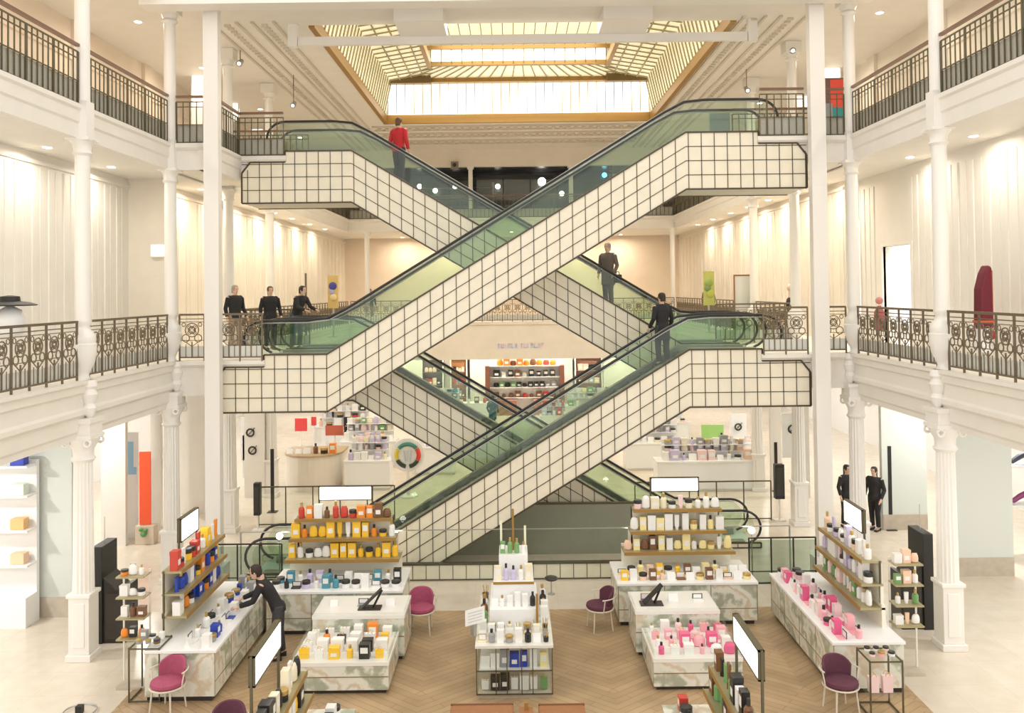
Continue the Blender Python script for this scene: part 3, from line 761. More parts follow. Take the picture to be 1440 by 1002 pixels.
# dark narrow panels deeper in the aisles
for i, (x, yb, yt, ww, lb) in enumerate(((361, 722, 677, 9, 'small black loudspeaker panel beside the left rear columns'), (1098, 708, 660, 13, 'black loudspeaker panel beside the right rear columns'))):
    q = P(x, yb + 25); s = FPX / q.y; z1_ = CZ - (yt - 410) / s; z0_ = CZ - (yb - 410) / s
    t = T('speaker_panel', lb, 'loudspeaker', (q.x, q.y, 0)); h = ww / s / 2
    MB().box(-h, h, 0, .2, z0_, z1_).build('cabinet', black, t, bevel=.01); MB().bar((0, .1, 0), (0, .1, z0_), .04).build('stand', paint, t); MB().box(-h * .8, h * .8, -.01, 0, z0_ + .1, z1_ - .1).build('grille', blackg, t)
    MB().box(-.15, .15, 0, .25, 0, .03).build('foot', paint, t)
for i, (x, yb, yt, lb) in enumerate(((313, 690, 634, 'slim dark pole sign left of the left rear columns'), (1253, 745, 628, 'slim dark pole standing behind the right columns'), (383, 720, 632, 'slim dark pole at the left rear corner of the hall'), (1092, 690, 622, 'slim dark pole at the right rear corner of the hall'))):
    q = P(x, yb); t = T('sign_pole', lb, 'pole', q)
    h = (yb - yt) / (FPX / q.y)
    MB().box(-.05, .05, 0, .05, .02, h).build('pole', black, t); MB().box(-.14, .14, -.1, .16, 0, .02).build('foot', black, t)

# ------------------------------------------------------------------ goods: one mesh per kind and colour
GM = {}
def gm(kind, c):
    key = (kind, c)
    if key in GM: return GM[key]
    m1 = mat('goods_%d_%d_%d' % tuple(int(v * 99) for v in c), c, .35)
    cap = mat('goods_cap_dark', (.03, .03, .03), .3) if random.random() < .5 else mat('goods_cap_gold', (.6, .42, .15), .3, .7)
    lab = mat('goods_label', (.88, .87, .84), .4)
    m = MB(); mats = [m1, cap, lab]
    if kind == 'gift_box':
        m.box(-.5, .5, -.4, .4, 0, .8); m.mi = 2; m.box(-.3, .3, -.41, -.4, .25, .55); m.mi = 0; m.box(-.52, .52, -.42, .42, .8, 1.0)
    elif kind == 'carton':
        m.box(-.35, .35, -.3, .3, 0, 1); m.mi = 2; m.box(-.25, .25, -.31, -.3, .4, .8)
    elif kind == 'perfume_bottle':
        m.lathe([(.3, 0), (.34, .05), (.34, .6), (.25, .7), (.12, .74)], n=10); m.mi = 1; m.lathe([(.15, .74), (.15, 1.0), (.1, 1.02)], n=8)
    elif kind == 'cream_jar':
        m.lathe([(.42, 0), (.46, .05), (.46, .5)], n=12); m.mi = 1; m.lathe([(.48, .5), (.48, .8), (.44, .84)], n=12)
    elif kind == 'tube':
        m.lathe([(.2, 0), (.2, .2)], n=8); 
        m.prism([(-.22, .2), (.22, .2), (.26, 1.0), (-.26, 1.0)], 'y', -.1, .1)
    elif kind == 'wash_bag':
        m.lathe([(.3, 0), (.5, .08), (.52, .35), (.46, .6), (.3, .78), (.1, .8)], n=12, sy=.6); m.mi = 1; m.bar((-.36, 0, .78), (.36, 0, .78), .05)
    elif kind == 'gift_bag':
        m.prism([(-.32, 0), (.32, 0), (.36, .75), (-.36, .75)], 'y', -.18, .18); m.mi = 1; m.ring((0, -.16, .75), .16, .02, 'y', 8, 4, 0, math.pi); m.ring((0, .16, .75), .16, .02, 'y', 8, 4, 0, math.pi)
    elif kind == 'brush_pot':
        m.lathe([(.25, 0), (.3, .5)], n=10); m.mi = 1
        for a in range(5): m.bar((.1 * math.cos(a), .1 * math.sin(a), .1), (.28 * math.cos(a * 1.3), .28 * math.sin(a * 1.3), 1.0), .06)
    elif kind == 'palette':
        m.box(-.5, .5, -.35, .35, 0, .12); m.mi = 1; m.box(-.5, .5, .3, .36, .1, .75); m.mi = 2; m.box(-.4, .4, .285, .3, .18, .68)
    elif kind == 'price_card':
        m.mi = 2; m.prism([(-.2, 0), (.25, 0), (.1, .9), (.05, .9)], 'x', -.4, .4)
    bmesh.ops.recalc_face_normals(m.bm, faces=m.bm.faces)
    me = bpy.data.meshes.new(kind); m.bm.to_mesh(me); m.bm.free()
    for x in mats: me.materials.append(x)
    GM[key] = me; return me
CN = {}
def cname(c): return CN.get(c, 'pale')
def C_(n, *c): CN[c] = n; return c
YEL = C_('yellow', .95, .58, .04); ORA = C_('orange', .88, .28, .03); WHT = C_('white', .9, .89, .86); CRM = C_('cream', .88, .80, .6)
BLU = C_('blue', .02, .06, .42); BLK = C_('black', .02, .02, .02); PNK = C_('pink', .90, .45, .50); HPK = C_('bright pink', .80, .12, .28)
BRN = C_('brown', .20, .09, .04); GRN = C_('green', .18, .38, .14); TEA = C_('teal', .08, .30, .38); RED = C_('red', .6, .06, .04); LYE = C_('light yellow', .93, .80, .38)
LAV = C_('lavender', .62, .55, .75); GRY = C_('grey', .35, .35, .36); PEA = C_('peach', .9, .62, .45); PLM = C_('plum', .2, .06, .22); LPK = C_('pale pink', .92, .68, .68)
NP = [0]
def goods(par, x0, x1, y0, y1, z, cols, rows, pal, kinds, h, where, left='left', rz=0):
    """individual goods in rows on a shelf; par = (origin, rz) of the shelf's own frame; the first row is the front one"""
    org, a = par; M = Matrix.Translation(org) @ Matrix.Rotation(a, 4, 'Z')
    dx = (x1 - x0) / cols; dy = (y1 - y0) / rows if rows > 1 else 0
    for r in range(rows):
        for c in range(cols):
            col = random.choice(pal); kd = random.choice(kinds); hh = h * random.uniform(.75, 1.15)
            lx = x0 + dx * (c + .5); ly = (y0 + dy * (r + .5)) if rows > 1 else (y0 + y1) / 2
            sw = min(hh, dx * 1.0) * (1.0 if kd in ('gift_box', 'wash_bag', 'palette', 'cream_jar') else 1.15)
            if kd in ('perfume_bottle', 'tube'): sw = min(sw, hh * .8)
            if kd in ('palette', 'cream_jar', 'price_card'): hh *= .7
            dlim = (dy if rows > 1 else (y1 - y0)) * .98
            sy = min(sw, dlim)
            o = bpy.data.objects.new(kd, gm(kd, col)); COL.objects.link(o)
            jit = .0 if kd in ('gift_box', 'palette') else random.uniform(-.04, .04) * dx
            o.matrix_world = M @ Matrix.Translation((lx + jit, ly, z)) @ Matrix.Diagonal((sw * .92, sy * .92, hh, 1))
            pos = '%s from %s' % (ORD[c], left) if rows == 1 else '%s from %s, %s row' % (ORD[c], left, ORD[r])
            o['label'] = '%s %s, %s, %s' % (cname(col), kd.replace('_', ' '), pos, where)
            o['category'] = {'gift_box': 'box', 'carton': 'box', 'perfume_bottle': 'bottle', 'cream_jar': 'jar', 'tube': 'tube', 'wash_bag': 'bag', 'gift_bag': 'bag', 'brush_pot': 'pot', 'palette': 'palette', 'price_card': 'card'}[kd]
            o['group'] = 'goods ' + where
            NP[0] += 1

# ------------------------------------------------------------------ tiered displays
ALL = ['gift_box', 'carton', 'perfume_bottle', 'cream_jar', 'wash_bag', 'tube']
def gondola(name, label, loc, rz, W, tiers, sign_w, sign_z, pals, short, base_d=1.15, wing=0, back=.5, base_h=.86, left='left', cols=None, hts=.30, gd=None, sign_h=.30):
    """local: x along the length, front faces -y, origin at the middle of the base front"""
    t = T(name, label, 'display', loc, rz)
    par = (Vector(loc), rz)
    MB().box(-W / 2 + .05, W / 2 - .05, .06, base_d - .02, 0, .1).build('plinth', blackg, t)
    m = MB(); n = max(2, round(W / .85)); w1 = W / n
    for k in range(n): m.box(-W / 2 + k * w1 + .006, -W / 2 + (k + 1) * w1 - .006, 0, base_d, .1, base_h - .05)
    m.build('marble_base', marble, t)
    m = MB()
    for k in range(n + 1): m.box(-W / 2 + k * w1 - .008, -W / 2 + k * w1 + .008, -.004, .0, .1, base_h - .05)
    m.box(-W / 2, W / 2, -.004, 0, .33, .345); m.build('brass_joint', mat('dull_brass', (.32, .24, .12), .4, .4), t)
    MB().box(-W / 2 - .02, W / 2 + .02, -.03, base_d + .02, base_h - .05, base_h).build('counter_top', marble if gd is None else white, t, bevel=.006)
    yb = base_d - .06
    top = tiers[-1][0]
    MB().box(-tiers[0][1] / 2, tiers[0][1] / 2, yb - .06, yb, base_h, tiers[0][0] + .05).build('back_panel', mat('warm_back_panel', (.88, .84, .7), .4), t)
    for i, (z, w_, d) in enumerate(tiers):
        sh = MB().box(-w_ / 2, w_ / 2, yb - d, yb, z - .035, z).build('shelf', mat('shelf_olive', (.42, .36, .2), .35, .3), t)
        MB().box(-w_ / 2, w_ / 2, yb - d - .008, yb - d, z - .05, z + .015).build('edge_strip', gold, sh)
        if i: MB().box(-w_ / 2, w_ / 2, yb - .05, yb, tiers[i - 1][0], z - .035).build('back_panel', mat('warm_back_panel', (.88, .84, .7), .4), t)
        c = (cols or max(3, round(w_ / .18)))
        goods(par, -w_ / 2 + .02, w_ / 2 - .02, yb - d + .02, yb - .07, z, c, 1, pals[(i + 1) % len(pals)], ALL, hts, '%s shelf of %s' % (ORD[i], short), left)
    m = MB()
    for q in (-1, 1): m.box(q * tiers[-1][1] / 2 - .015, q * tiers[-1][1] / 2 + .015, yb - .05, yb - .02, base_h, top)
    for q in (-1, 1): m.box(q * sign_w / 2 - .015, q * sign_w / 2 + .015, yb - .05, yb - .02, top, sign_z + sign_h)
    m.build('upright', olive, t)
    f = MB(); f.box(-sign_w / 2, sign_w / 2, yb - .08, yb, sign_z, sign_z + .02).box(-sign_w / 2, sign_w / 2, yb - .08, yb, sign_z + sign_h - .02, sign_z + sign_h)
    f.box(-sign_w / 2, -sign_w / 2 + .02, yb - .08, yb, sign_z, sign_z + sign_h).box(sign_w / 2 - .02, sign_w / 2, yb - .08, yb, sign_z, sign_z + sign_h)
    fr = f.build('sign_frame', olive, t)
    MB().box(-sign_w / 2 + .02, sign_w / 2 - .02, yb - .07, yb - .01, sign_z + .02, sign_z + sign_h - .02).build('lit_panel', light_box, fr)
    cw = max(4, round(W / .2)); dd = yb - tiers[0][2] - .05
    if dd > .15: goods(par, -W / 2 + .05, W / 2 - .05, .03, dd, base_h, cw, 2 if dd > .45 else 1, pals[0], ['perfume_bottle', 'carton', 'cream_jar', 'palette', 'price_card'], hts * .8, 'counter of ' + short, left)
    return t
# rear pair, facing the visitor
a = P(470, 893); b = P(968, 880)
gondola('tiered_display', 'marble based tiered display of yellow and orange goods, rear left', (a.x, a.y, 0), 0, 2.65, [(1.22, 2.35, .55), (1.62, 2.2, .45), (2.0, 2.0, .36)], 1.12, 2.32, [[WHT, WHT, TEA, BLK, WHT, LAV], [WHT, YEL, YEL, YEL], [YEL, ORA, YEL, YEL, WHT], [BRN, WHT, BRN, ORA, RED]], 'the rear left yellow display', base_d=1.35, gd=1)
gondola('tiered_display', 'marble based tiered display of pale yellow and white goods, rear right', (b.x, b.y, 0), 0, 2.75, [(1.22, 2.3, .55), (1.62, 2.0, .45), (2.05, 1.85, .36)], 1.02, 2.36, [[WHT, LYE, PEA, LYE, YEL, BRN], [LYE, WHT, PEA, LYE, BRN], [LYE, WHT, WHT, LYE], [WHT, CRM, WHT, LPK]], 'the rear right pale display', base_d=1.35, gd=1)
# side pair, facing the middle
gondola('wall_display', 'marble counter with blue and orange goods on raised shelves, left side', (-4.95, 15.75, 0), R(90), 3.3, [(1.2, 2.2, .42), (1.58, 2.2, .38), (1.96, 2.2, .34)], .85, 2.25, [[WHT, WHT, GRY, BLU, WHT], [BLU, WHT, BLU, ORA, BLU], [BLU, ORA, YEL, WHT, BLU], [WHT, ORA, RED, YEL, WHT]], 'the left side display', base_d=1.15, gd=1, sign_h=.42, left='front')
gondola('wall_display', 'marble counter with pink and white goods on raised shelves, right side', (5.2, 15.8, 0), R(-90), 3.4, [(1.2, 2.3, .42), (1.58, 2.2, .38), (1.96, 2.1, .34)], .85, 2.25, [[LPK, PNK, WHT, LPK, HPK], [WHT, LPK, WHT, GRN], [WHT, LPK, LAV, WHT], [WHT, WHT, LAV, PEA]], 'the right side display', base_d=1.15, gd=1, sign_h=.42, left='back')
# nearest pair, cut by the lower edge of the picture
gondola('near_display', 'display of black and gold goods under a lit sign, lower left foreground', (-2.29, 10.6, 0), R(90), 2.9, [(1.2, 2.4, .34), (1.55, 2.2, .28)], 1.15, 2.1, [[BLK, WHT, GRY, BLK, YEL], [WHT, BLK, BRN, YEL], [WHT, BLK, BLK, CRM]], 'the lower left display', base_d=.9, sign_h=.36, left='front', cols=12)
gondola('near_display', 'display of green and dark bottles under a lit sign, lower right foreground', (2.05, 10.6, 0), R(-90), 2.9, [(1.2, 2.4, .34), (1.55, 2.2, .28)], 1.15, 2.1, [[BLK, WHT, GRY, GRN, RED], [BRN, BLK, RED, WHT, GRN], [WHT, BLK, GRN, BRN]], 'the lower right display', base_d=.9, sign_h=.36, left='back', cols=12)

def low_counter(label, x0, x1, y0, y1, h, lipz, rows, cols, pal, kinds, hh, short):
    t = T('display_table', label, 'counter', ((x0 + x1) / 2, y0, 0)); w_ = (x1 - x0) / 2; d = y1 - y0
    MB().box(-w_ + .05, w_ - .05, .05, d - .05, 0, .08).build('plinth', blackg, t)
    MB().box(-w_, w_, 0, d, .08, h - .1).build('marble_base', marble, t)
    MB().box(-w_, w_, -.006, 0, h * .5, h * .5 + .015).build('brass_joint', mat('dull_brass', (.32, .24, .12), .4, .4), t)
    MB().box(-w_ - .01, w_ + .01, -.01, d + .01, h - .1, h - .04).build('tray', paint, t)
    m = MB(); m.box(-w_, w_, 0, .02, h - .04, h + lipz).box(-w_, w_, d - .02, d, h - .04, h + lipz).box(-w_, -w_ + .02, .02, d - .02, h - .04, h + lipz).box(w_ - .02, w_, .02, d - .02, h - .04, h + lipz)
    m.build('glass_lip', g_clear, t)
    if rows: goods((Vector(((x0 + x1) / 2, y0, 0)), 0), -w_ + .04, w_ - .04, .04, d - .04, h - .04, cols, rows, pal, kinds, hh, short)
    return t
a0, a1 = P(410, 978), P(546, 978)
low_counter('low marble table of orange and black goods, left of the middle', a0.x, a1.x, a0.y, a0.y + 1.25, .58, .1, 4, 6, [YEL, ORA, WHT, BLK, YEL, WHT], ['gift_box', 'gift_bag', 'carton', 'perfume_bottle'], .21, 'on the low left table')
low_counter('higher marble counter behind the low table, left of the middle', a0.x + .05, a1.x + .1, a0.y + 1.3, a0.y + 2.3, .86, .0, 1, 3, [GRY, BLK, WHT], ['price_card', 'palette'], .2, 'on the higher left counter')
b0, b1 = P(920, 972), P(1038, 966)
low_counter('low marble table of pink goods, right of the middle', b0.x, b1.x + .05, b0.y, b0.y + 1.3, .58, .12, 4, 6, [PNK, HPK, LPK, WHT, PNK], ['gift_box', 'gift_bag', 'carton', 'perfume_bottle', 'wash_bag'], .21, 'on the low right table')
low_counter('higher marble counter behind the pink table, right of the middle', b0.x - .1, b1.x, b0.y + 1.35, b0.y + 2.35, .86, .0, 1, 3, [WHT, PLM, LPK], ['price_card', 'palette'], .2, 'on the higher right counter')
def card_reader(q, lb, tilt):
    t = T('display_easel', lb, 'stand', q)
    MB().box(-.22, .2, -.12, .12, 0, .02).build('tray', blackg, t)
    MB().bar((-.15, 0, .02), (.2, .05, .34), .16, .02).build('leaning_panel', black, t); MB().bar((.05, 0, .02), (.2, .1, .3), .03).build('prop', black, t)
q = P(512, 872, .86); card_reader(Vector((q.x, a0.y + 1.65, .821)), 'dark folding easel on the higher left counter', 1)
q = P(922, 868, .86); card_reader(Vector((b0.x + .25, b0.y + 1.7, .821)), 'dark folding easel on the higher right counter', -1)

# central display tower
c0, c1 = P(672, 984), P(776, 984); cx = (c0.x + c1.x) / 2; cy = c0.y
t = T('glass_display_tower', 'central stepped glass display of black and white goods', 'display', (cx, cy, 0))
MB().box(-.6, .6, .03, 2.3, 0, .08).build('plinth', stone_b, t)
m = MB(); m.box(-.62, .62, 0, .012, .1, .84).box(-.62, -.608, 0, 2.3, .1, .84).box(.608, .62, 0, 2.3, .1, .84); m.build('glass_front', g_clear, t)
m = MB()
for x in (-.62, -.3, -.12, .12, .3, .62): m.box(x - .008, x + .008, -.01, .006, .08, .86)
for x in (-.62, .62): MB().box(x - .01, x + .01, 2.28, 2.3, .08, .86).build('rear_post', olive, t)
m.box(-.62, .62, -.01, .006, .08, .1).box(-.62, .62, -.01, .006, .46, .475); m.build('frame', olive, t)
MB().box(-.58, .58, .05, 2.25, .45, .47).build('shelf', paint, t)
MB().box(-.64, .64, -.02, 2.32, .84, .88).build('counter_top', mat('pale_marble_top', (.82, .80, .72), .2, noise=.1, scale=5), t)
MB().box(-.42, .42, .75, 2.1, .88, 1.18).build('riser', white, t); MB().box(-.36, .36, 1.1, 2.1, 1.18, 1.52).build('riser', white, t)
MB().box(-.26, .26, 1.45, 2.05, 1.52, 1.9).build('riser', white, t)
MB().box(-.36, .36, 1.08, 1.1, 1.5, 1.54).box(.38, .42, .7, .76, .88, 1.45).build('gold_trim', gold, t)
m = MB(); m.box(-.24, -.2, 1.7, 1.74, 1.9, 2.45).box(.2, .24, 1.7, 1.74, 1.9, 2.35); m.build('post', mat('pale_yellow_post', (.85, .85, .6), .3), t)
MB().tube([(0, 1.75, 1.9), (0, 1.75, 2.65)], .02).build('stem', gold, t)
par = (Vector((cx, cy, 0)), 0); BW = [BLK, WHT, WHT, GRY, BLK, CRM]
goods(par, -.6, .6, .03, .72, .88, 8, 3, BW, ['perfume_bottle', 'carton', 'palette', 'cream_jar', 'price_card', 'brush_pot'], .2, 'front step of central display')
goods(par, -.4, .4, .8, 1.08, 1.18, 6, 1, BW, ['perfume_bottle', 'carton', 'price_card'], .22, 'on the second step of central display')
goods(par, -.34, .34, 1.14, 1.42, 1.52, 5, 1, [WHT, WHT, LAV, CRM], ['perfume_bottle', 'carton', 'gift_box'], .28, 'on the third step of central display')
goods(par, -.25, .25, 1.48, 1.68, 1.9, 4, 1, [WHT, PNK, WHT, GRN], ['perfume_bottle', 'carton'], .26, 'on the top step of central display')
goods(par, -.62, -.44, .85, 2.2, .88, 1, 5, [BLK, GRN, WHT, BRN, PLM], ['perfume_bottle', 'brush_pot'], .28, 'along the left edge, central display')
goods(par, .45, .62, .85, 2.2, .88, 1, 5, [WHT, PEA, BLK, RED, BLK], ['perfume_bottle', 'carton'], .28, 'along the right edge, central display')
goods(par, -.56, .56, .06, .3, .1, 7, 1, [BLK, WHT, WHT, YEL, GRN], ['gift_box', 'carton', 'gift_bag'], .26, 'on the lower glass shelf of central display')
goods(par, -.56, .56, .06, .3, .47, 7, 1, [WHT, WHT, GRY, LYE, BLU], ['gift_box', 'carton'], .26, 'on the upper glass shelf of central display')
q = P(668, 888, 1.0); t = T('paper_sign', 'tilted white card with fine lines on the central display', 'card', (q.x, q.y + .1, 1.09), R(35))
MB().box(-.19, .19, 0, .012, 0, .26).build('card', white, t); m = MB()
for k in range(4): m.box(-.14, .14, -.004, 0, .05 + k * .05, .056 + k * .05)
m.build('printed_line', mat('grey_print', (.4, .4, .42), .5), t)
MB().box(-.03, .03, .0, .1, -.2, 0).build('foot', steel, t)
q = P(780, 830, 1.05); t = T('round_mirror', 'small dark round mirror standing off the right of central display', 'mirror', (q.x - .05, q.y + .3, .88))
MB().tube([(0, 0, 0), (0, 0, .25)], .012).build('stem', steel, t); MB().ball((.0, 0, .3), .13, 1, 1, .35).build('mirror_head', blackg, t, smooth=True); MB().lathe([(.07, 0), (.07, .015)]).build('foot', steel, t)

# brown upholstered boxes at the lower edge
for (xa, xb, lb) in ((634, 722, 'brown leather bench seat at the lower edge, left one'), (757, 822, 'brown leather bench seat at the lower edge, right one')):
    qa, qb = P(xa, 990, .5), P(xb, 990, .5)
    t = T('leather_bench', lb, 'bench', ((qa.x + qb.x) / 2, qa.y, 0)); w_ = (qb.x - qa.x) / 2
    MB().box(-w_, w_, -.9, 0, .12, .5).build('seat_block', mat('tan_leather', (.36, .15, .06), .45, noise=.1, scale=10), t, bevel=.03)
    MB().box(-w_ + .05, w_ - .05, -.85, -.05, 0, .12).build('plinth', blackg, t)
    m = MB(); m.box(-w_, w_, -.03, .005, .49, .51); m.build('piping', mat('dark_tan', (.2, .08, .03), .5), t)
q = P(682, 1000, 0)
o = T('gold_post', 'short gold post between the two brown bench seats', 'post', (P(740, 995, .5).x, P(740, 995, .5).y, 0)); MB().box(-.1, .1, -.2, 0, 0, .52).build('block', mat('tan_leather', (.36, .15, .06), .45), o); MB().box(-.03, .03, -.1, -.04, .52, .62).build('finial', gold, o)

# ------------------------------------------------------------------ chairs
def chair(label, loc, rz, col):
    t = T('upholstered_chair', label, 'chair', loc, rz)
    fab = mat('fabric_' + col[0], col[1], .8, noise=.12, scale=14); fr = mat('pale_frame', (.72, .66, .55), .35)
    MB().lathe([(.05, .42), (.25, .43), (.27, .46), (.26, .50), (.2, .52), (.02, .525)], n=24).build('seat', fab, t, smooth=True)
    m = MB(); n = 14; prev = None
    rows = []
    for k in range(n + 1):
        a = R(20 + 140 * k / n); h = .86 - .0 * abs(k - n / 2); edge = abs(k - n / 2) / (n / 2); top = .80 - .12 * edge ** 3
        V = []
        for r, z in ((.25, .5), (.275, top), (.24, top), (.215, .5)): V.append(m.bm.verts.new((math.cos(a) * r, math.sin(a) * r * (1.0 + .08 * (z > .6)), z)))
        rows.append(V)
    for A, B in zip(rows, rows[1:]):
        for i in range(4): m._f([A[i], A[(i + 1) % 4], B[(i + 1) % 4], B[i]])
    m._f(rows[0]); m._f(rows[-1][::-1]); m.build('backrest', fab, t, smooth=True, bevel=.01)
    m = MB(); m.ring((0, 0, .42), .27, .014, 'z', 24); m.ring((0, 0, .66), .31, .012, 'z', 20, 6, R(-10), R(190)); m.build('seat_frame', fr, t)
    for a in (45, 135, 225, 315):
        MB().tube([(math.cos(R(a)) * .23, math.sin(R(a)) * .23, .42), (math.cos(R(a)) * .28, math.sin(R(a)) * .28, 0)], [.017, .012]).build('leg', fr, t)
    for q in (-1, 1): MB().tube([(q * .27, -.02, .42), (q * .31, .0, .66)], .012).build('arm_post', fr, t)
PINK = ('rose', (.40, .08, .15)); PLUM = ('plum', (.12, .035, .06))
q = P(592, 888); chair('rose pink chair right of the rear left yellow display', q, R(0), PINK)
q = P(236, 1000); chair('rose pink chair at the near end of the left side display', q, R(-15), PINK)
q = P(858, 884); q.x -= .2; chair('dark plum chair left of the rear right pale display', q, R(-75), PLUM)
q = P(1183, 1000); chair('dark plum chair at the near end of the right side display', q, R(10), PLUM)
q = P(318, 988, .88); q.z = 0; chair('dark chair top just showing at the lower edge, left foreground', q, R(0), PLUM)

def glass_table(label, loc, w_, d, h):
    t = T('glass_table', label, 'table', loc)
    MB().box(-w_ / 2, w_ / 2, -d / 2, d / 2, h, h + .012).build('table_top', g_clear, t)
    for z in (.03, h - .02): MB().bar((-w_ / 2 - .01, -d / 2, z), (w_ / 2 + .01, -d / 2, z), .02).bar((-w_ / 2 - .01, d / 2, z), (w_ / 2 + .01, d / 2, z), .02).bar((-w_ / 2, -d / 2, z), (-w_ / 2, d / 2, z), .02).bar((w_ / 2, -d / 2, z), (w_ / 2, d / 2, z), .02).build('frame', olive, t)
    for a in (-1, 1):
        for b in (-1, 1): MB().bar((a * w_ / 2, b * d / 2, 0), (a * w_ / 2, b * d / 2, h), .022).build('leg', olive, t)
    MB().box(-w_ / 2 + .02, w_ / 2 - .02, -d / 2 + .02, d / 2 - .02, .3, .31).build('shelf', g_clear, t)
q = P(1238, 1000); glass_table('clear glass side table right of the near plum chair', q, .5, .5, .9)
goods((Vector((q.x, q.y, 0)), 0), -.22, .22, -.2, .2, .912, 3, 2, [WHT, LPK, PNK], ['carton', 'cream_jar'], .12, 'on the right glass side table')
goods((Vector((q.x, q.y, 0)), 0), -.22, .22, -.2, .2, .31, 2, 1, [LPK, WHT], ['gift_bag'], .3, 'under the right glass side table')
q = P(212, 978); glass_table('clear glass side table behind the near rose pink chair', q, .5, .5, .9)
goods((Vector((q.x, q.y, 0)), 0), -.22, .22, -.2, .2, .912, 3, 2, [WHT, BRN, WHT, GRY], ['carton', 'cream_jar'], .13, 'on the left glass side table')
for s, px, py, lb, pal in ((-1, 228, 925, 'slim shelf stand with bottles left of the left side display', [WHT, BLK, ORA, BRN, WHT]), (1, 1222, 905, 'slim shelf stand with bottles right of the right side display', [WHT, GRN, PEA, WHT])):
    q = P(px, py); q.x = -6.55 if s < 0 else 6.75; q.y = 14.75 if s < 0 else 14.9
    t = T('shelf_stand', lb, 'shelf', q)
    m = MB()
    for x in (-.3, .3): m.bar((x * .75, .1, 0), (x * .75, .1, 1.95), .025)
    m.build('upright', mat('pale_post', (.85, .83, .76), .4), t)
    for j, z in enumerate((.85, 1.2, 1.55, 1.9)):
        MB().box(-.24, .24, -.18, .12, z - .025, z).build('shelf', mat('shelf_olive', (.42, .36, .2), .35, .3), t)
        goods((q, 0), -.22, .22, -.16, .08, z, 3, 1, pal, ALL, .2, '%s shelf of slim %s stand' % (ORD[j], 'left' if s < 0 else 'right'))
    MB().box(-.24, .24, -.18, .12, 0, .05).build('foot', stone_b, t)
q = P(112, 1002); t = T('post', 'small black post head at the lower left edge', 'post', q); MB().bar((0, 0, 0), (0, 0, .12), .1).build('head', black, t); MB().ring((0, 0, .03), .25, .012, 'z').build('base_ring', steel, t)

# ------------------------------------------------------------------ far ground floor: counters and goods
def white_counter(label, px0, px1, py, h, d, short, pal, up=0, n=6, kinds=None, curve=0):
    q0, q1 = P(px0, py), P(px1, py); w_ = abs(q1.x - q0.x) / 2; loc = Vector(((q0.x + q1.x) / 2, q0.y, 0))
    t = T('sales_counter', label, 'counter', loc)
    if curve:
        pts = [(w_ * math.cos(a), d * .5 - d * .5 * math.sin(a)) for a in [math.pi * k / 16 for k in range(17)]]
        pts = [(x, y) for x, y in pts] + [(-w_, d), (w_, d)]
        MB().prism(pts, 'z', 0, h - .06).build('body', plaster_warm, t)
        MB().prism([(x * 1.03, (y - d / 2) * 1.05 + d / 2) for x, y in pts], 'z', h - .06, h).build('counter_top', mat('tan_top', (.5, .36, .22), .4), t)
    else:
        MB().box(-w_, w_, 0, d, .08, h - .05).build('body', white, t, bevel=.02); MB().box(-w_ + .05, w_ - .05, .05, d - .05, 0, .08).build('plinth', plaster, t)
        MB().box(-w_ - .02, w_ + .02, -.02, d + .02, h - .05, h).build('counter_top', white, t)
    if up:
        m = MB().box(-w_ * .85, w_ * .85, d - .12, d - .05, h, h + up)
        m.build('back_panel', white, t)
        for z in (h + up * .4, h + up * .75): MB().box(-w_ * .85, w_ * .85, d - .34, d - .12, z - .02, z).build('shelf', white, t)
        goods((loc, 0), -w_ * .8, w_ * .8, d - .33, d - .13, h + up * .4, n, 1, pal, kinds or ALL, .28, 'lower shelf, ' + short)
        goods((loc, 0), -w_ * .8, w_ * .8, d - .33, d - .13, h + up * .75, n, 1, pal, kinds or ALL, .28, 'upper shelf, ' + short)
    goods((loc, 0), -w_ * .9, w_ * .9, .05, d * .5, h, n, 1, pal, kinds or ['carton', 'perfume_bottle', 'cream_jar', 'price_card', 'gift_box'], .3, 'on ' + short)
PP = [WHT, WHT, LPK, CRM, LAV, WHT, PEA, GRY]
white_counter('curved tan topped counter at the rear left of the ground floor', 393, 474, 692, 1.2, 1.8, 'the curved rear left counter', [BRN, RED, GRN, ORA, BLK], 0, 6, None, 1)
white_counter('long white sales counter behind the left escalators, nearest row', 484, 548, 690, 1.0, .8, 'the nearest rear left counter', PP, .7, 6)
white_counter('white sales counter beside the round wreath sign', 585, 640, 668, 1.0, .8, 'the counter by the wreath sign', PP, 0, 6)
white_counter('white shelved counter in the middle row, rear left', 478, 556, 658, 1.0, .8, 'the middle rear left counter', PP + [GRN], .8, 7)
white_counter('white shelved counter with dark goods, far left row', 440, 520, 634, 1.0, .8, 'the far left row counter', [WHT, RED, BLK, PEA, WHT], .8, 6)
white_counter('white shelved counter seen above the lower rear escalator, left', 580, 650, 600, 1.0, .8, 'the counter above the rear escalator', [WHT, TEA, WHT, LAV], .8, 7)
white_counter('tan counter left of the far shelving wall', 640, 690, 592, .9, .7, 'the tan counter by the far shelving', [BRN, WHT, RED], 0, 4)
white_counter('white counter with red goods right of the far shelving', 760, 800, 612, .9, .7, 'the white counter with red goods', [WHT, RED, LAV, WHT], .5, 5)
white_counter('white shelved counter above the front escalator, right', 795, 870, 600, 1.0, .8, 'the counter above the front escalator', [WHT, LYE, WHT, GRN, GRY], .8, 7)
white_counter('white shelved counter at the far right row', 905, 970, 628, 1.0, .8, 'the far right row counter', [WHT, PEA, BRN, WHT], .9, 7)
white_counter('white shelved counter in the middle row, rear right', 880, 965, 662, 1.0, .8, 'the middle rear right counter', PP + [GRY], .8, 8)
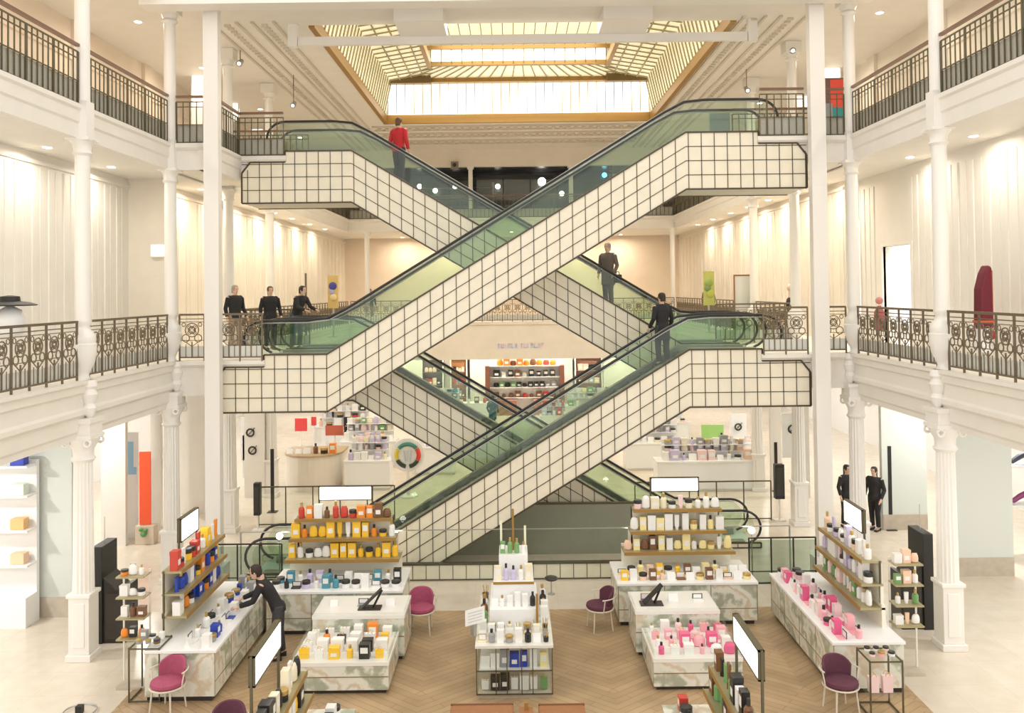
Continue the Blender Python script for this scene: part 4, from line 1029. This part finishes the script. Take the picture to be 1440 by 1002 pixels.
white_counter('long white sales counter behind the right escalators, nearest row', 925, 1070, 692, 1.0, .8, 'the nearest rear right counter', PP, .6, 10)
white_counter('pale counter at the rear right beside the green panel', 1010, 1072, 662, 1.0, .8, 'the pale counter by the green panel', [WHT, LPK, PEA], 0, 6)
# coloured panels and the wreath sign
q = P(574, 698); t = T('wreath_sign', 'round white sign with a green red and yellow wreath, rear left', 'sign', (q.x, q.y, 0))
MB().lathe([(.3, 0), (.3, .05)]).tube([(0, 0, 0), (0, 0, .85)], .05).build('stand', paint, t)
MB().tube([(0, -.03, 1.35), (0, .05, 1.35)], .55, 28).build('disc', white, t)
for a0_, a1_, c in ((40, 140, (.05, .22, .16)), (150, 200, (.75, .6, .05)), (205, 260, (.03, .05, .03)), (-80, -30, (.02, .04, .02)), (-25, 35, (.7, .05, .03))):
    MB().ring((0, -.05, 1.35), .36, .07, 'y', 10, 6, R(a0_), R(a1_)).build('wreath', mat('wreath%d' % a0_, c, .5), t)
m = MB()
for k in (-1, 0, 1): m.bar((k * .07, -.05, 1.15), (k * .12, -.05, 1.5), .025)
m.build('emblem', mat('emblem_grey', (.6, .62, .7), .5), t)
def panel(name, label, px, pyt, pyb, w_, D, mt, cat='panel'):
    a_, b_ = PD(px, pyt, D), PD(px, pyb, D); t = T(name, label, cat, (a_.x, D, 0))
    MB().box(-w_ / 2, w_ / 2, 0, .06, b_.z, a_.z).build('board', mt, t); MB().bar((0, .08, 0), (0, .08, a_.z), .05).build('support', paint, t); MB().box(-.2, .2, 0, .3, 0, .02).build('foot', paint, t)
panel('billboard', 'bright green panel above the rear right counters', 1002, 597, 636, .85, 33, mat('lime_green', (.42, .72, .22), .5))
panel('red_banner', 'red and white hanging banner at the rear left', 423, 588, 606, .5, 35.5, mat('red_banner', (.75, .06, .06), .5), 'banner')
panel('red_banner', 'small red banner right of the larger red one, rear left', 441, 586, 598, .2, 35.5, mat('red_banner', (.75, .06, .06), .5), 'banner')
panel('notice_board', 'brick red panel on the rear left counter row', 470, 598, 612, .7, 34, mat('brick_red', (.55, .12, .07), .5))
panel('black_frame', 'small black framed arch panel, rear left', 492, 586, 604, .5, 34.5, blackg)
for (px, py, D, lb) in ((352, 608, 28.0, 'upper dark print'), (1114, 603, 27.0, 'slim dark print'), (1038, 600, 33.0, 'small dark print'), (355, 633, 28.0, 'lower dark print')):
    q = PD(px, py, D); t = T('wall_print', lb + ' on a white board in the rear aisle, %s' % ('left' if px < 720 else 'right'), 'picture', (q.x, D, 0))
    MB().box(-.32, .32, 0, .05, q.z - .9, q.z + .5).build('board', white, t); MB().ring((0, -.01, q.z), .12, .03, 'y', 10).bar((-.08, -.01, q.z - .1), (.15, -.01, q.z + .16), .05, .02).build('print', blackg, t)
    MB().bar((0, .07, 0), (0, .07, q.z - .8), .05).build('support', paint, t)
# far shelving wall and shops below the far gallery
t = T('goods_shelving', 'wide white shelving wall of dark and orange goods at the far end', 'shelving', (PD(738, 540, 46).x, 46, 0))
m = MB(); m.box(-1.95, 1.95, .3, .4, 0, 3.05)
m.build('back_panel', white, t)
for z in (.9, 1.45, 2.0, 2.6): MB().box(-1.9, 1.9, -.1, .3, z - .04, z).build('shelf', paint, t)
for s in (-1, 1): MB().box(s * 2.0 - .12, s * 2.0 + .12, -.2, .4, 0, 2.6).build('side_post', mat('brown_post', (.25, .10, .06), .4), t)
MB().box(-1.9, -.45, -.5, .1, 0, .8).box(.45, 1.9, -.5, .1, 0, .8).build('drawer_base', mat('rose_brown', (.45, .22, .16), .5), t)
FW = (Vector((PD(738, 540, 46).x, 46, 0)), 0)
goods(FW, -1.5, 1.7, -.08, .25, 2.6, 9, 1, [ORA, BRN, ORA, RED], ['gift_box', 'wash_bag'], .38, 'on the top shelf of the far shelving wall')
goods(FW, -1.7, 1.7, -.08, .25, 2.0, 9, 1, [WHT, BLK, BLK, WHT, BRN], ['gift_box', 'wash_bag', 'carton'], .36, 'on the third shelf of the far shelving wall')
goods(FW, -1.7, 1.7, -.08, .25, 1.45, 11, 1, [BLK, GRN, GRY, BLK], ['gift_box', 'wash_bag'], .3, 'on the second shelf of the far shelving wall')
goods(FW, -1.7, 1.7, -.08, .25, .9, 9, 1, [BRN, RED, BRN, PEA], ['gift_box', 'wash_bag'], .3, 'on the lowest shelf of the far shelving wall')
for (px, w_, c, lb) in ((645, .82, (.42, .2, .07), 'brown shop niche left of the far shelving wall'), (608, 1.1, (.16, .10, .09), 'dark shop niche with stacked goods at the far left'), (828, 1.4, (.28, .14, .09), 'dark reddish shop niche at the far right')):
    q = PD(px, 530, 47); t = T('shop_niche', lb, 'niche', (q.x, 47, 0))
    MB().box(-w_ / 2, w_ / 2, .3, .4, 0, 3.0).build('back', mat('niche%d' % px, c, .6), t); MB().box(-w_ / 2 - .06, -w_ / 2, 0, .4, 0, 3.05).box(w_ / 2, w_ / 2 + .06, 0, .4, 0, 3.05).box(-w_ / 2, w_ / 2, 0, .4, 3.0, 3.06).build('frame', paint, t)
    for z in (.8, 1.5, 2.2): MB().box(-w_ / 2, w_ / 2, .05, .3, z - .03, z).build('shelf', mat('niche_shelf', (.3, .2, .13), .5), t)
    for j, z in enumerate((.8, 1.5, 2.2)): goods((Vector((q.x, 47, 0)), 0), -w_ / 2 + .1, w_ / 2 - .1, .06, .26, z, 4, 1, [BRN, BLK, PEA, GRY, RED], ['gift_box', 'wash_bag'], .34, '%s shelf, %s' % (ORD[j], lb.split(' at ')[0].split(' left of')[0]))
S(MB().box(-8, -5.1, 47.45, 47.6, 0, 4.5).box(-3.8, -3.48, 47.45, 47.6, 0, 4.5).box(-2.4, 3.3, 47.45, 47.6, 0, 3.1).box(5.0, 8, 47.45, 47.6, 0, 4.5).box(-8, 8, 47.45, 47.6, 3.1, 4.5).build('wall_far', plaster_warm))
# faint violet sign on the far lintel
t = T('lintel_sign', 'faint violet blue lettering on the pale lintel at the far end', 'sign', PD(732, 486, YEND - .02))
random.seed(3)
cols = [(.45, .5, .9), (.62, .5, .85), (.85, .62, .85), (.6, .6, .9), (.5, .62, .9)]
x = -1.1
for k in range(13):
    w_ = random.uniform(.08, .14)
    if k in (6,): x += .14
    m = MB(); m.box(x, x + .035, -.02, 0, -.1, .11)
    if k % 3 == 0: m.box(x, x + w_, -.02, 0, .08, .11)
    if k % 3 == 1: m.box(x, x + w_, -.02, 0, -.1, -.07)
    if k % 2: m.box(x + w_ - .03, x + w_, -.02, 0, -.1, .11)
    m.build('letter', mat('sign_violet%d' % (k % 5), cols[k % 5], .5), t); x += w_ + .06

# ------------------------------------------------------------------ first gallery contents
def wall_pic(px, py, D, w_, h_, c, name, label, cat, z=None, kids=()):
    q = PD(px, py, D); t = T(name, label, cat, (q.x, D, L1 if z is None else z))
    hh = q.z - (L1 if z is None else z)
    MB().box(-w_ / 2, w_ / 2, 0, .06, max(.0, hh - h_ / 2), hh + h_ / 2).build('board', c, t); MB().box(-.03, .03, .06, .1, 0, hh).box(-.16, .16, -.1, .2, 0, .02).build('foot', steel, t)
    for (x, zz, r, cc) in kids: MB().ball((x, -.01, hh + zz), r, 1, .3, 1).build('print_shape', mat('pic_%d%d%d' % tuple(int(9 * v) for v in cc), cc, .5), t)
    return t
wall_pic(468, 410, 30, .36, 1.15, mat('ochre_board', (.62, .45, .16), .5), 'art_poster', 'tall ochre poster with blue figure on the left first gallery', 'poster', None, ((0, .2, .14, (.05, .05, .3)), (.02, -.2, .12, (.75, .6, .3)), (-.03, .0, .1, (.4, .4, .6))))
wall_pic(997, 405, 30, .38, 1.2, mat('leafy_board', (.50, .52, .14), .5), 'leaf_panel', 'tall yellow green leafy panel on the right first gallery', 'poster', None, ((0, .2, .15, (.3, .4, .1)), (.04, -.2, .14, (.45, .5, .1)), (-.05, .0, .12, (.2, .3, .1))))
q = PD(1046, 400, 28.5); t = T('standing_mirror', 'tall pale standing mirror with brown frame on the right gallery', 'mirror', (q.x, 28.5, L1))
MB().box(-.3, .3, 0, .05, .05, 1.95).build('mirror_glass', mat('pale_mirror', (.78, .80, .74), .1, .2), t); MB().box(-.33, -.3, -.02, .07, 0, 2.0).box(.3, .36, -.02, .07, 0, 2.0).box(-.3, .3, -.02, .07, 1.95, 2.0).build('frame', mat('mirror_brown', (.3, .12, .06), .4), t)
for x, yt, lb in ((430, 384, 'thin dark pole on the left first gallery'),):
    q = PD(x, yt, 29); t = T('sign_pole', lb, 'pole', (q.x, 29, L1)); MB().bar((0, 0, 0), (0, 0, q.z - L1), .06).build('pole', bronze, t); MB().box(-.15, .15, -.15, .15, 0, .02).build('foot', bronze, t)
q = PD(1088, 395, 26); t = T('mannequin', 'slim black dressed mannequin on the right first gallery', 'mannequin', (8.45, 26, L1))
MB().lathe([(.02, 1.28), (.1, 1.2), (.13, 1.05), (.09, .85), (.14, .7), (.12, .4), (.03, .2)], n=14, sy=.7).build('torso', black, t, smooth=True); MB().ball((0, 0, 1.55), .085, 1, 1, 1.25).tube([(0, 0, 1.25), (0, 0, 1.5)], .04).build('head', mat('skin_pale', (.75, .58, .45), .5), t, smooth=True); MB().tube([(0, 0, 0), (0, 0, .25)], .02).lathe([(.16, 0), (.16, .02)]).build('stand', steel, t)
q = PD(1381, 400, 16.3); t = T('mannequin', 'dark red long coat on a mannequin behind the right railing', 'mannequin', (q.x, 16.3, L1))
m = MB().prism([(-.12, .75), (.14, .75), (.13, 1.9), (.06, 1.96), (-.02, 1.8), (-.1, 1.5)], 'y', -.14, .14); m.build('coat', mat('dark_red_cloth', (.16, .015, .03), .7), t, bevel=.04)
MB().box(.12, .15, -.1, .1, .75, 1.85).box(-.12, .14, -.15, .15, .86, .90).build('coat_edge', mat('orange_edge', (.6, .12, .04), .6), t)
MB().lathe([(.16, .3), (.13, .5), (.12, .75)], n=12).build('white_hem', white, t); MB().tube([(0, 0, 0), (0, 0, .4)], .03).lathe([(.2, 0), (.2, .03)]).build('stand', steel, t)
MB().ball((.16, 0, .62), .09).build('bag', mat('red_bag', (.35, .03, .04), .5), t)
q = PD(1231, 440, 20.6); t = T('mannequin', 'small red headed display figure behind the right railing', 'mannequin', (8.85, 20.6, L1))
MB().lathe([(.1, .5), (.14, .7), (.12, .95), (.04, 1.1)], n=12).build('torso', mat('dusty_red', (.4, .12, .12), .6), t, smooth=True); MB().ball((0, 0, 1.22), .09).build('head', mat('rose_skin', (.6, .25, .22), .5), t, smooth=True); MB().tube([(0, 0, 0), (0, 0, .5)], .02).lathe([(.14, 0), (.14, .02)]).build('stand', steel, t)
q = PD(14, 425, 14.4); t = T('hat_display', 'wide black hat on a white bust behind the left railing', 'hat', (q.x, 14.4, L1))
MB().lathe([(.2, 0), (.2, .04)]).tube([(0, 0, 0), (0, 0, .9)], .03).build('stand', paint, t); MB().lathe([(.04, .85), (.2, .95), (.24, 1.2), (.18, 1.35), (.06, 1.42), (.06, 1.48)], n=18).build('bust', white, t, smooth=True)
hz = q.z - L1; MB().lathe([(.4, hz - .06), (.42, hz - .04), (.3, hz + .0), (.16, hz + .02), (.15, hz + .1), (.03, hz + .12)], n=26).build('hat_brim', black, t, smooth=True); MB().tube([(0, 0, 1.45), (0, 0, hz)], .05).build('neck', white, t)
q = PD(1176, 140, 21.5); t = T('painting', 'tall painting in red teal and brown on the right upper gallery', 'painting', (q.x, 21.5, L2))
MB().box(-.5, .32, 0, .06, 0, 1.75).build('canvas', mat('brown_canvas', (.18, .09, .07), .5), t); MB().box(-.15, .2, -.01, 0, 1.0, 1.7).build('red_patch', mat('red_paint', (.75, .07, .04), .5), t); MB().box(-.1, .3, -.012, 0, .45, 1.0).build('teal_patch', mat('teal_paint', (.03, .28, .3), .5), t); MB().box(-.45, -.1, -.012, 0, .5, 1.1).build('grey_patch', mat('grey_paint', (.25, .28, .3), .5), t)
q = PD(1011, 170, 24); t = T('wall_screen', 'small grey blue screen seen through the glass, upper right landing', 'screen', (q.x, 23.9, L2)); MB().box(-.28, .28, 0, .06, q.z - L2 - .35, q.z - L2 + .2).build('panel', mat('grey_blue', (.22, .26, .28), .4), t); MB().bar((0, .05, 0), (0, .05, q.z - L2), .05).build('support', steel, t)
q = PD(636, 222, 40); t = T('loudspeaker', 'small dark square loudspeaker on the frieze above the far gallery', 'loudspeaker', (q.x, YEND - .05, q.z - .1)); MB().box(-.18, .18, -.1, .15, -.17, .17).build('cabinet', mat('brown_grey', (.25, .2, .16), .5), t); MB().tube([(0, -.11, 0), (0, -.1, 0)], .1, 14).build('cone', black, t)
q = PD(222, 352, 21.7); t = T('wall_lamp', 'small glowing square wall light on the left first gallery', 'lamp', (q.x, 21.78, q.z)); MB().box(-.2, .2, -.08, .02, -.17, .17).build('housing', paint, t); MB().box(-.16, .16, -.09, -.08, -.13, .13).build('diffuser', light_box, t)
# white lit panels on the upper gallery
for px, py, hgt, side in ((281, 106, 1.0, 'left'), (325, 128, 1.1, 'left'), (361, 150, 1.0, 'left'), (1170, 85, 1.0, 'right'), (1128, 108, 1.1, 'right'), (1085, 132, 1.0, 'right')):
    D = {281: 27, 325: 31, 361: 36, 1170: 27, 1128: 31, 1085: 36}[px]
    q = PD(px, py, D); t = T('lit_display_panel', 'glowing white display panel on the %s upper gallery, %s' % (side, {27: 'nearest', 31: 'middle', 36: 'farthest'}[D]), 'panel', (q.x, D, L2))
    MB().box(-.28, .28, 0, .06, .1, q.z - L2 + .5).build('frame', paint, t); MB().box(-.24, .24, -.01, 0, q.z - L2 - hgt, q.z - L2 + .46).build('diffuser', mat('soft_lit', (1, .97, .9), .5, emit=1.1, ecol=(1, .95, .84)), t)

# ------------------------------------------------------------------ people
skin = mat('skin', (.72, .47, .34), .5)
def person(label, loc, rz, H, top, trous, hair, pose='stand', skirt=False, longhair=False, bag=None, coat=False):
    t = T('person', label, 'person', loc, rz)
    k = H / 1.75
    lean = {'stand': 0, 'lean': .32, 'walk': .04, 'bend': .55, 'step': .03}[pose]
    def tor(z): # forward lean of the torso above the hip
        return -lean * max(0, z - .92)
    def V(x, y, z): return Vector((x, y + tor(z), z - (lean * lean * .25 * max(0, z - .92)))) * k
    st = {'walk': .2, 'step': .14}.get(pose, .03)
    legs = {}
    for s in (-1, 1):
        f = st * s
        hip = V(s * .095, 0, .9); knee = V(s * .1, -f - .02, .5); ank = V(s * .1, -f * 1.1 + .02, .08)
        legs[s] = (hip, knee, ank)
    arms = {}
    for s in (-1, 1):
        sh = V(s * .19, 0, 1.43)
        if pose in ('lean', 'bend'): el = sh + Vector((s * .05, -.14, -.26)) * k; ha = el + Vector((-s * .03, -.24, -.08)) * k
        elif pose == 'cross' : el = ha = sh
        else:
            el = sh + Vector((s * .075, .03, -.29)) * k; ha = el + Vector((s * .0, -.08 - (.12 if s > 0 else 0), -.23)) * k
        arms[s] = (sh, el, ha)
    neck = V(0, .0, 1.46); head = V(0, -.02, 1.63)
    def torso(m, infl=0):
        rings = []
        for z, rx, ry in ((.86, .155, .11), (.95, .165, .12), (1.05, .14, .1), (1.2, .155, .11), (1.35, .185, .115), (1.42, .165, .095), (1.455, .125, .08), (1.49, .065, .055)):
            c = V(0, 0, z); rings.append([m.bm.verts.new(c + Vector((math.cos(2 * math.pi * q / 16) * (rx + infl), math.sin(2 * math.pi * q / 16) * (ry + infl), 0)) * k) for q in range(16)])
        for A, B in zip(rings, rings[1:]):
            for q in range(16): m._f([A[q], A[(q + 1) % 16], B[(q + 1) % 16], B[q]])
        m._f(rings[0][::-1]); m._f(rings[-1])
    m = MB(); torso(m)
    for s in (-1, 1):
        hp, kn, an = legs[s]; m.tube([hp + Vector((0, 0, .04)), hp.lerp(kn, .3), kn, kn.lerp(an, .35), an], [.085 * k, .08 * k, .052 * k, .055 * k, .036 * k], 10)
        m.tube([an, an + Vector((s * .01, -.1, -.045)) * k, an + Vector((s * .015, -.18, -.055)) * k], [.035 * k, .035 * k, .02 * k], 8, flat=.8)
        sh, el, ha = arms[s]; m.tube([sh - Vector((s * .05, 0, 0)) * k, sh, sh.lerp(el, .5), el, el.lerp(ha, .3), ha], [.05 * k, .056 * k, .045 * k, .037 * k, .038 * k, .025 * k], 10)
        d = (ha - el).normalized(); side = d.cross(Vector((1, 0, 0))).normalized()
        m.tube([ha, ha + d * .05 * k, ha + d * .09 * k], [.026 * k, .038 * k, .034 * k], 8, flat=.55)
        for q in range(4):
            b = ha + d * .085 * k + side * (q - 1.5) * .019 * k; L = (.065, .078, .072, .055)[q] * k
            m.tube([b, b + d * L * .5 + Vector((-s * .006, 0, 0)), b + d * L + Vector((-s * .02, 0, 0))], [.009 * k, .0085 * k, .006 * k], 6)
        b = ha + d * .03 * k - side * .03 * k; m.tube([b, b - side * .03 * k + d * .03 * k, b - side * .035 * k + d * .06 * k], [.011 * k, .01 * k, .007 * k], 6)
    m.tube([neck - Vector((0, 0, .06)) * k, neck + Vector((0, -.005, .1)) * k], [.062 * k, .052 * k], 12)
    m.lathe([(.02 * k, -.125 * k), (.05 * k, -.11 * k), (.068 * k, -.05 * k), (.078 * k, .02 * k), (.074 * k, .08 * k), (.04 * k, .115 * k), (.005, .12 * k)], head, 16, .95, 1.18)
    m.tube([head + Vector((0, -.085, .015)) * k, head + Vector((0, -.115, -.02)) * k], [.01 * k, .016 * k], 6)
    for s in (-1, 1): m.ball(head + Vector((s * .077, .005, -.005)) * k, .022 * k, .4, .9, 1.2, 6)
    bd = m.build('body', skin, t)
    rm = bd.modifiers.new('remesh', 'REMESH'); rm.mode = 'VOXEL'; rm.voxel_size = .0105; rm.use_smooth_shade = True
    for s in (-1, 1):
        MB().ball(head + Vector((s * .03, -.086, .02)) * k, .011 * k, n=6).build('eye', black, t)
    MB().ball(head + Vector((0, -.085, -.06)) * k, .022 * k, 1, .4, .3, 6).build('mouth', mat('lips', (.5, .18, .15), .5), t)
    # hair
    m = MB(); m.lathe([(.082 * k, -.02 * k), (.09 * k, .04 * k), (.084 * k, .09 * k), (.05 * k, .128 * k), (.005, .137 * k)], head + Vector((0, .018, 0)) * k, 16, .98, 1.15)
    m.tube([head + Vector((0, .05, .03)) * k, head + Vector((0, .07, -.08)) * k] + ([head + Vector((0, .085, -.26)) * k] if longhair else []), [.078 * k, .06 * k] + ([.055 * k] if longhair else []), 12)
    m.build('hair', hair, t, smooth=True)
    # clothes
    m = MB(); torso(m, .022)
    if coat:
        c0_, c1_ = V(0, 0, .98), V(0, 0, .62); m.tube([c0_, c1_], [.18 * k, .2 * k], 16, flat=.75)
    for s in (-1, 1):
        sh, el, ha = arms[s]; m.tube([sh - Vector((s * .1, 0, -.0)) * k, sh - Vector((s * .03, 0, 0)) * k, sh.lerp(el, .12), sh.lerp(el, .5), el, el.lerp(ha, .3), el.lerp(ha, .93)], [.055 * k, .064 * k, .072 * k, .062 * k, .055 * k, .053 * k, .042 * k], 10)
    jk = m.build('jacket', top, t); rm = jk.modifiers.new('remesh', 'REMESH'); rm.mode = 'VOXEL'; rm.voxel_size = .014; rm.use_smooth_shade = True
    m = MB()
    for s in (-1, 1):
        hp, kn, an = legs[s]; m.tube([hp + Vector((0, 0, .08)) * k, hp.lerp(kn, .3), kn, an + Vector((0, 0, .03)) * k], [.1 * k, .098 * k, .075 * k, .062 * k], 10)
    m.tube([V(0, 0, .82), V(0, 0, .99)], [.15 * k, .165 * k], 14, flat=.75)
    tr = m.build('trousers', trous, t); rm = tr.modifiers.new('remesh', 'REMESH'); rm.mode = 'VOXEL'; rm.voxel_size = .014; rm.use_smooth_shade = True
    for s in (-1, 1):
        an = legs[s][2]; m = MB().box(-.045 * k, .045 * k, -.19 * k, .07 * k, -.078 * k, -.0 * k); 
        for v in m.bm.verts:
            if v.co.y < 0 and v.co.z > -.05 * k: v.co.z -= .035 * k
            v.co += an
        m.build('shoe', black, t, bevel=.012)
    if bag:
        sh, el, ha = arms[1]
        g = T('shoulder_bag', bag[1], 'bag', Vector(loc) + Matrix.Rotation(rz, 3, 'Z') @ (ha + Vector((.12, .0, -.24)) * k), rz)
        MB().box(-.05, .05, -.15, .15, 0, .22).build('body', bag[0], g, bevel=.02); MB().ring((0, 0, .2), .1, .01, 'x', 10, 5, 0, math.pi).build('strap', bag[0], g)
    return t
jb = mat('black_cloth', (.02, .018, .02), .8); jg = mat('grey_brown_cloth', (.16, .13, .11), .8); kh = mat('khaki_cloth', (.36, .28, .2), .8); jr = mat('red_cloth', (.55, .02, .025), .7)
dk = mat('charcoal_cloth', (.05, .05, .055), .8); hb = mat('dark_hair', (.03, .02, .015), .6); hbr = mat('brown_hair', (.12, .06, .03), .6); hg = mat('grey_hair', (.35, .3, .26), .6); nv = mat('green_blue_cloth', (.03, .10, .13), .8)
yc = YB + .73
def stepz(x, s, zl, y0=None):
    XL, XH = -s * 4.35, s * 4.12; return zl + 5.1 * min(1, max(0, (x - XL) / (XH - XL)))
def tread(x, s, zl):
    XL, XH = -s * 4.35, s * 4.12; n = 26; dx = (XH - XL) / n; kk = math.floor((x - XL) / dx); return zl + 5.1 / n * (kk + .5), XL + dx * (kk + .5)
z, x = tread(-2.85, -1, L1); person('person in a red jacket and dark trousers standing on the upper rear escalator', (x, yc, z), R(150), 1.8, jr, dk, hbr, 'stand')
z, x = tread(2.5, -1, L1); person('person in a grey brown coat riding the upper rear escalator, right part', (x, yc, z), R(-35), 1.72, jg, jg, hg, 'stand', coat=True, bag=(jb, 'black shoulder bag held by the person in the grey brown coat'))
z, x = tread(3.72, 1, 0); person('person in black riding near the top of the lower front escalator', (x, YF + .73, z), R(-155), 1.76, jb, dk, hb, 'stand', coat=True)
q = P(321, 494, L1); person('person in a dark jacket and khaki trousers behind the left first gallery railing', (-7.62, 23.45, L1), R(50), 1.80, jb, kh, hg, 'stand')
q = P(386, 490, L1); person('person in a black coat on the left first landing, left of the pair', (-6.78, 23.9, L1), R(30), 1.76, jb, dk, hbr, 'stand', coat=True, longhair=True)
q = P(414, 490, L1); person('person in black leaning forward on the left first landing, right of the pair', (-6.05, 23.9, L1), R(60), 1.78, jb, nv, hb, 'lean')
q = PD(509, 440, 40); person('distant person in grey standing at the far left of the first gallery', (q.x - 0, 42.3, L1), R(20), 1.7, dk, kh, hb, 'stand')
q = PD(946, 440, 36); person('distant person in dark clothes at the far right of the first gallery', (8.5, 37, L1), R(-20), 1.68, jg, dk, hb, 'stand')
q = P(1192, 741); person('person dressed in black standing left of the second right column', (q.x, q.y, 0), R(20), 1.72, jb, jb, hb, 'stand', longhair=True)
q = P(1231, 745); person('person dressed in black standing right of the second right column', (q.x, q.y, 0), R(-50), 1.72, jb, jb, hb, 'stand', longhair=True)
q = P(368, 925, 0); person('person in black bending over the left side display counter', (-4.35, 15.75, 0), R(-80), 1.78, jb, dk, hb, 'bend')
q = P(693, 607); person('distant shopper in a green blue coat near the far shelving', (q.x, q.y, 0), R(160), 1.7, nv, nv, hb, 'walk', coat=True)
q = P(507, 612); person('distant shopper in black at the rear left counters', (-6.4, 33.7, 0), R(30), 1.72, jb, jb, hb, 'stand')
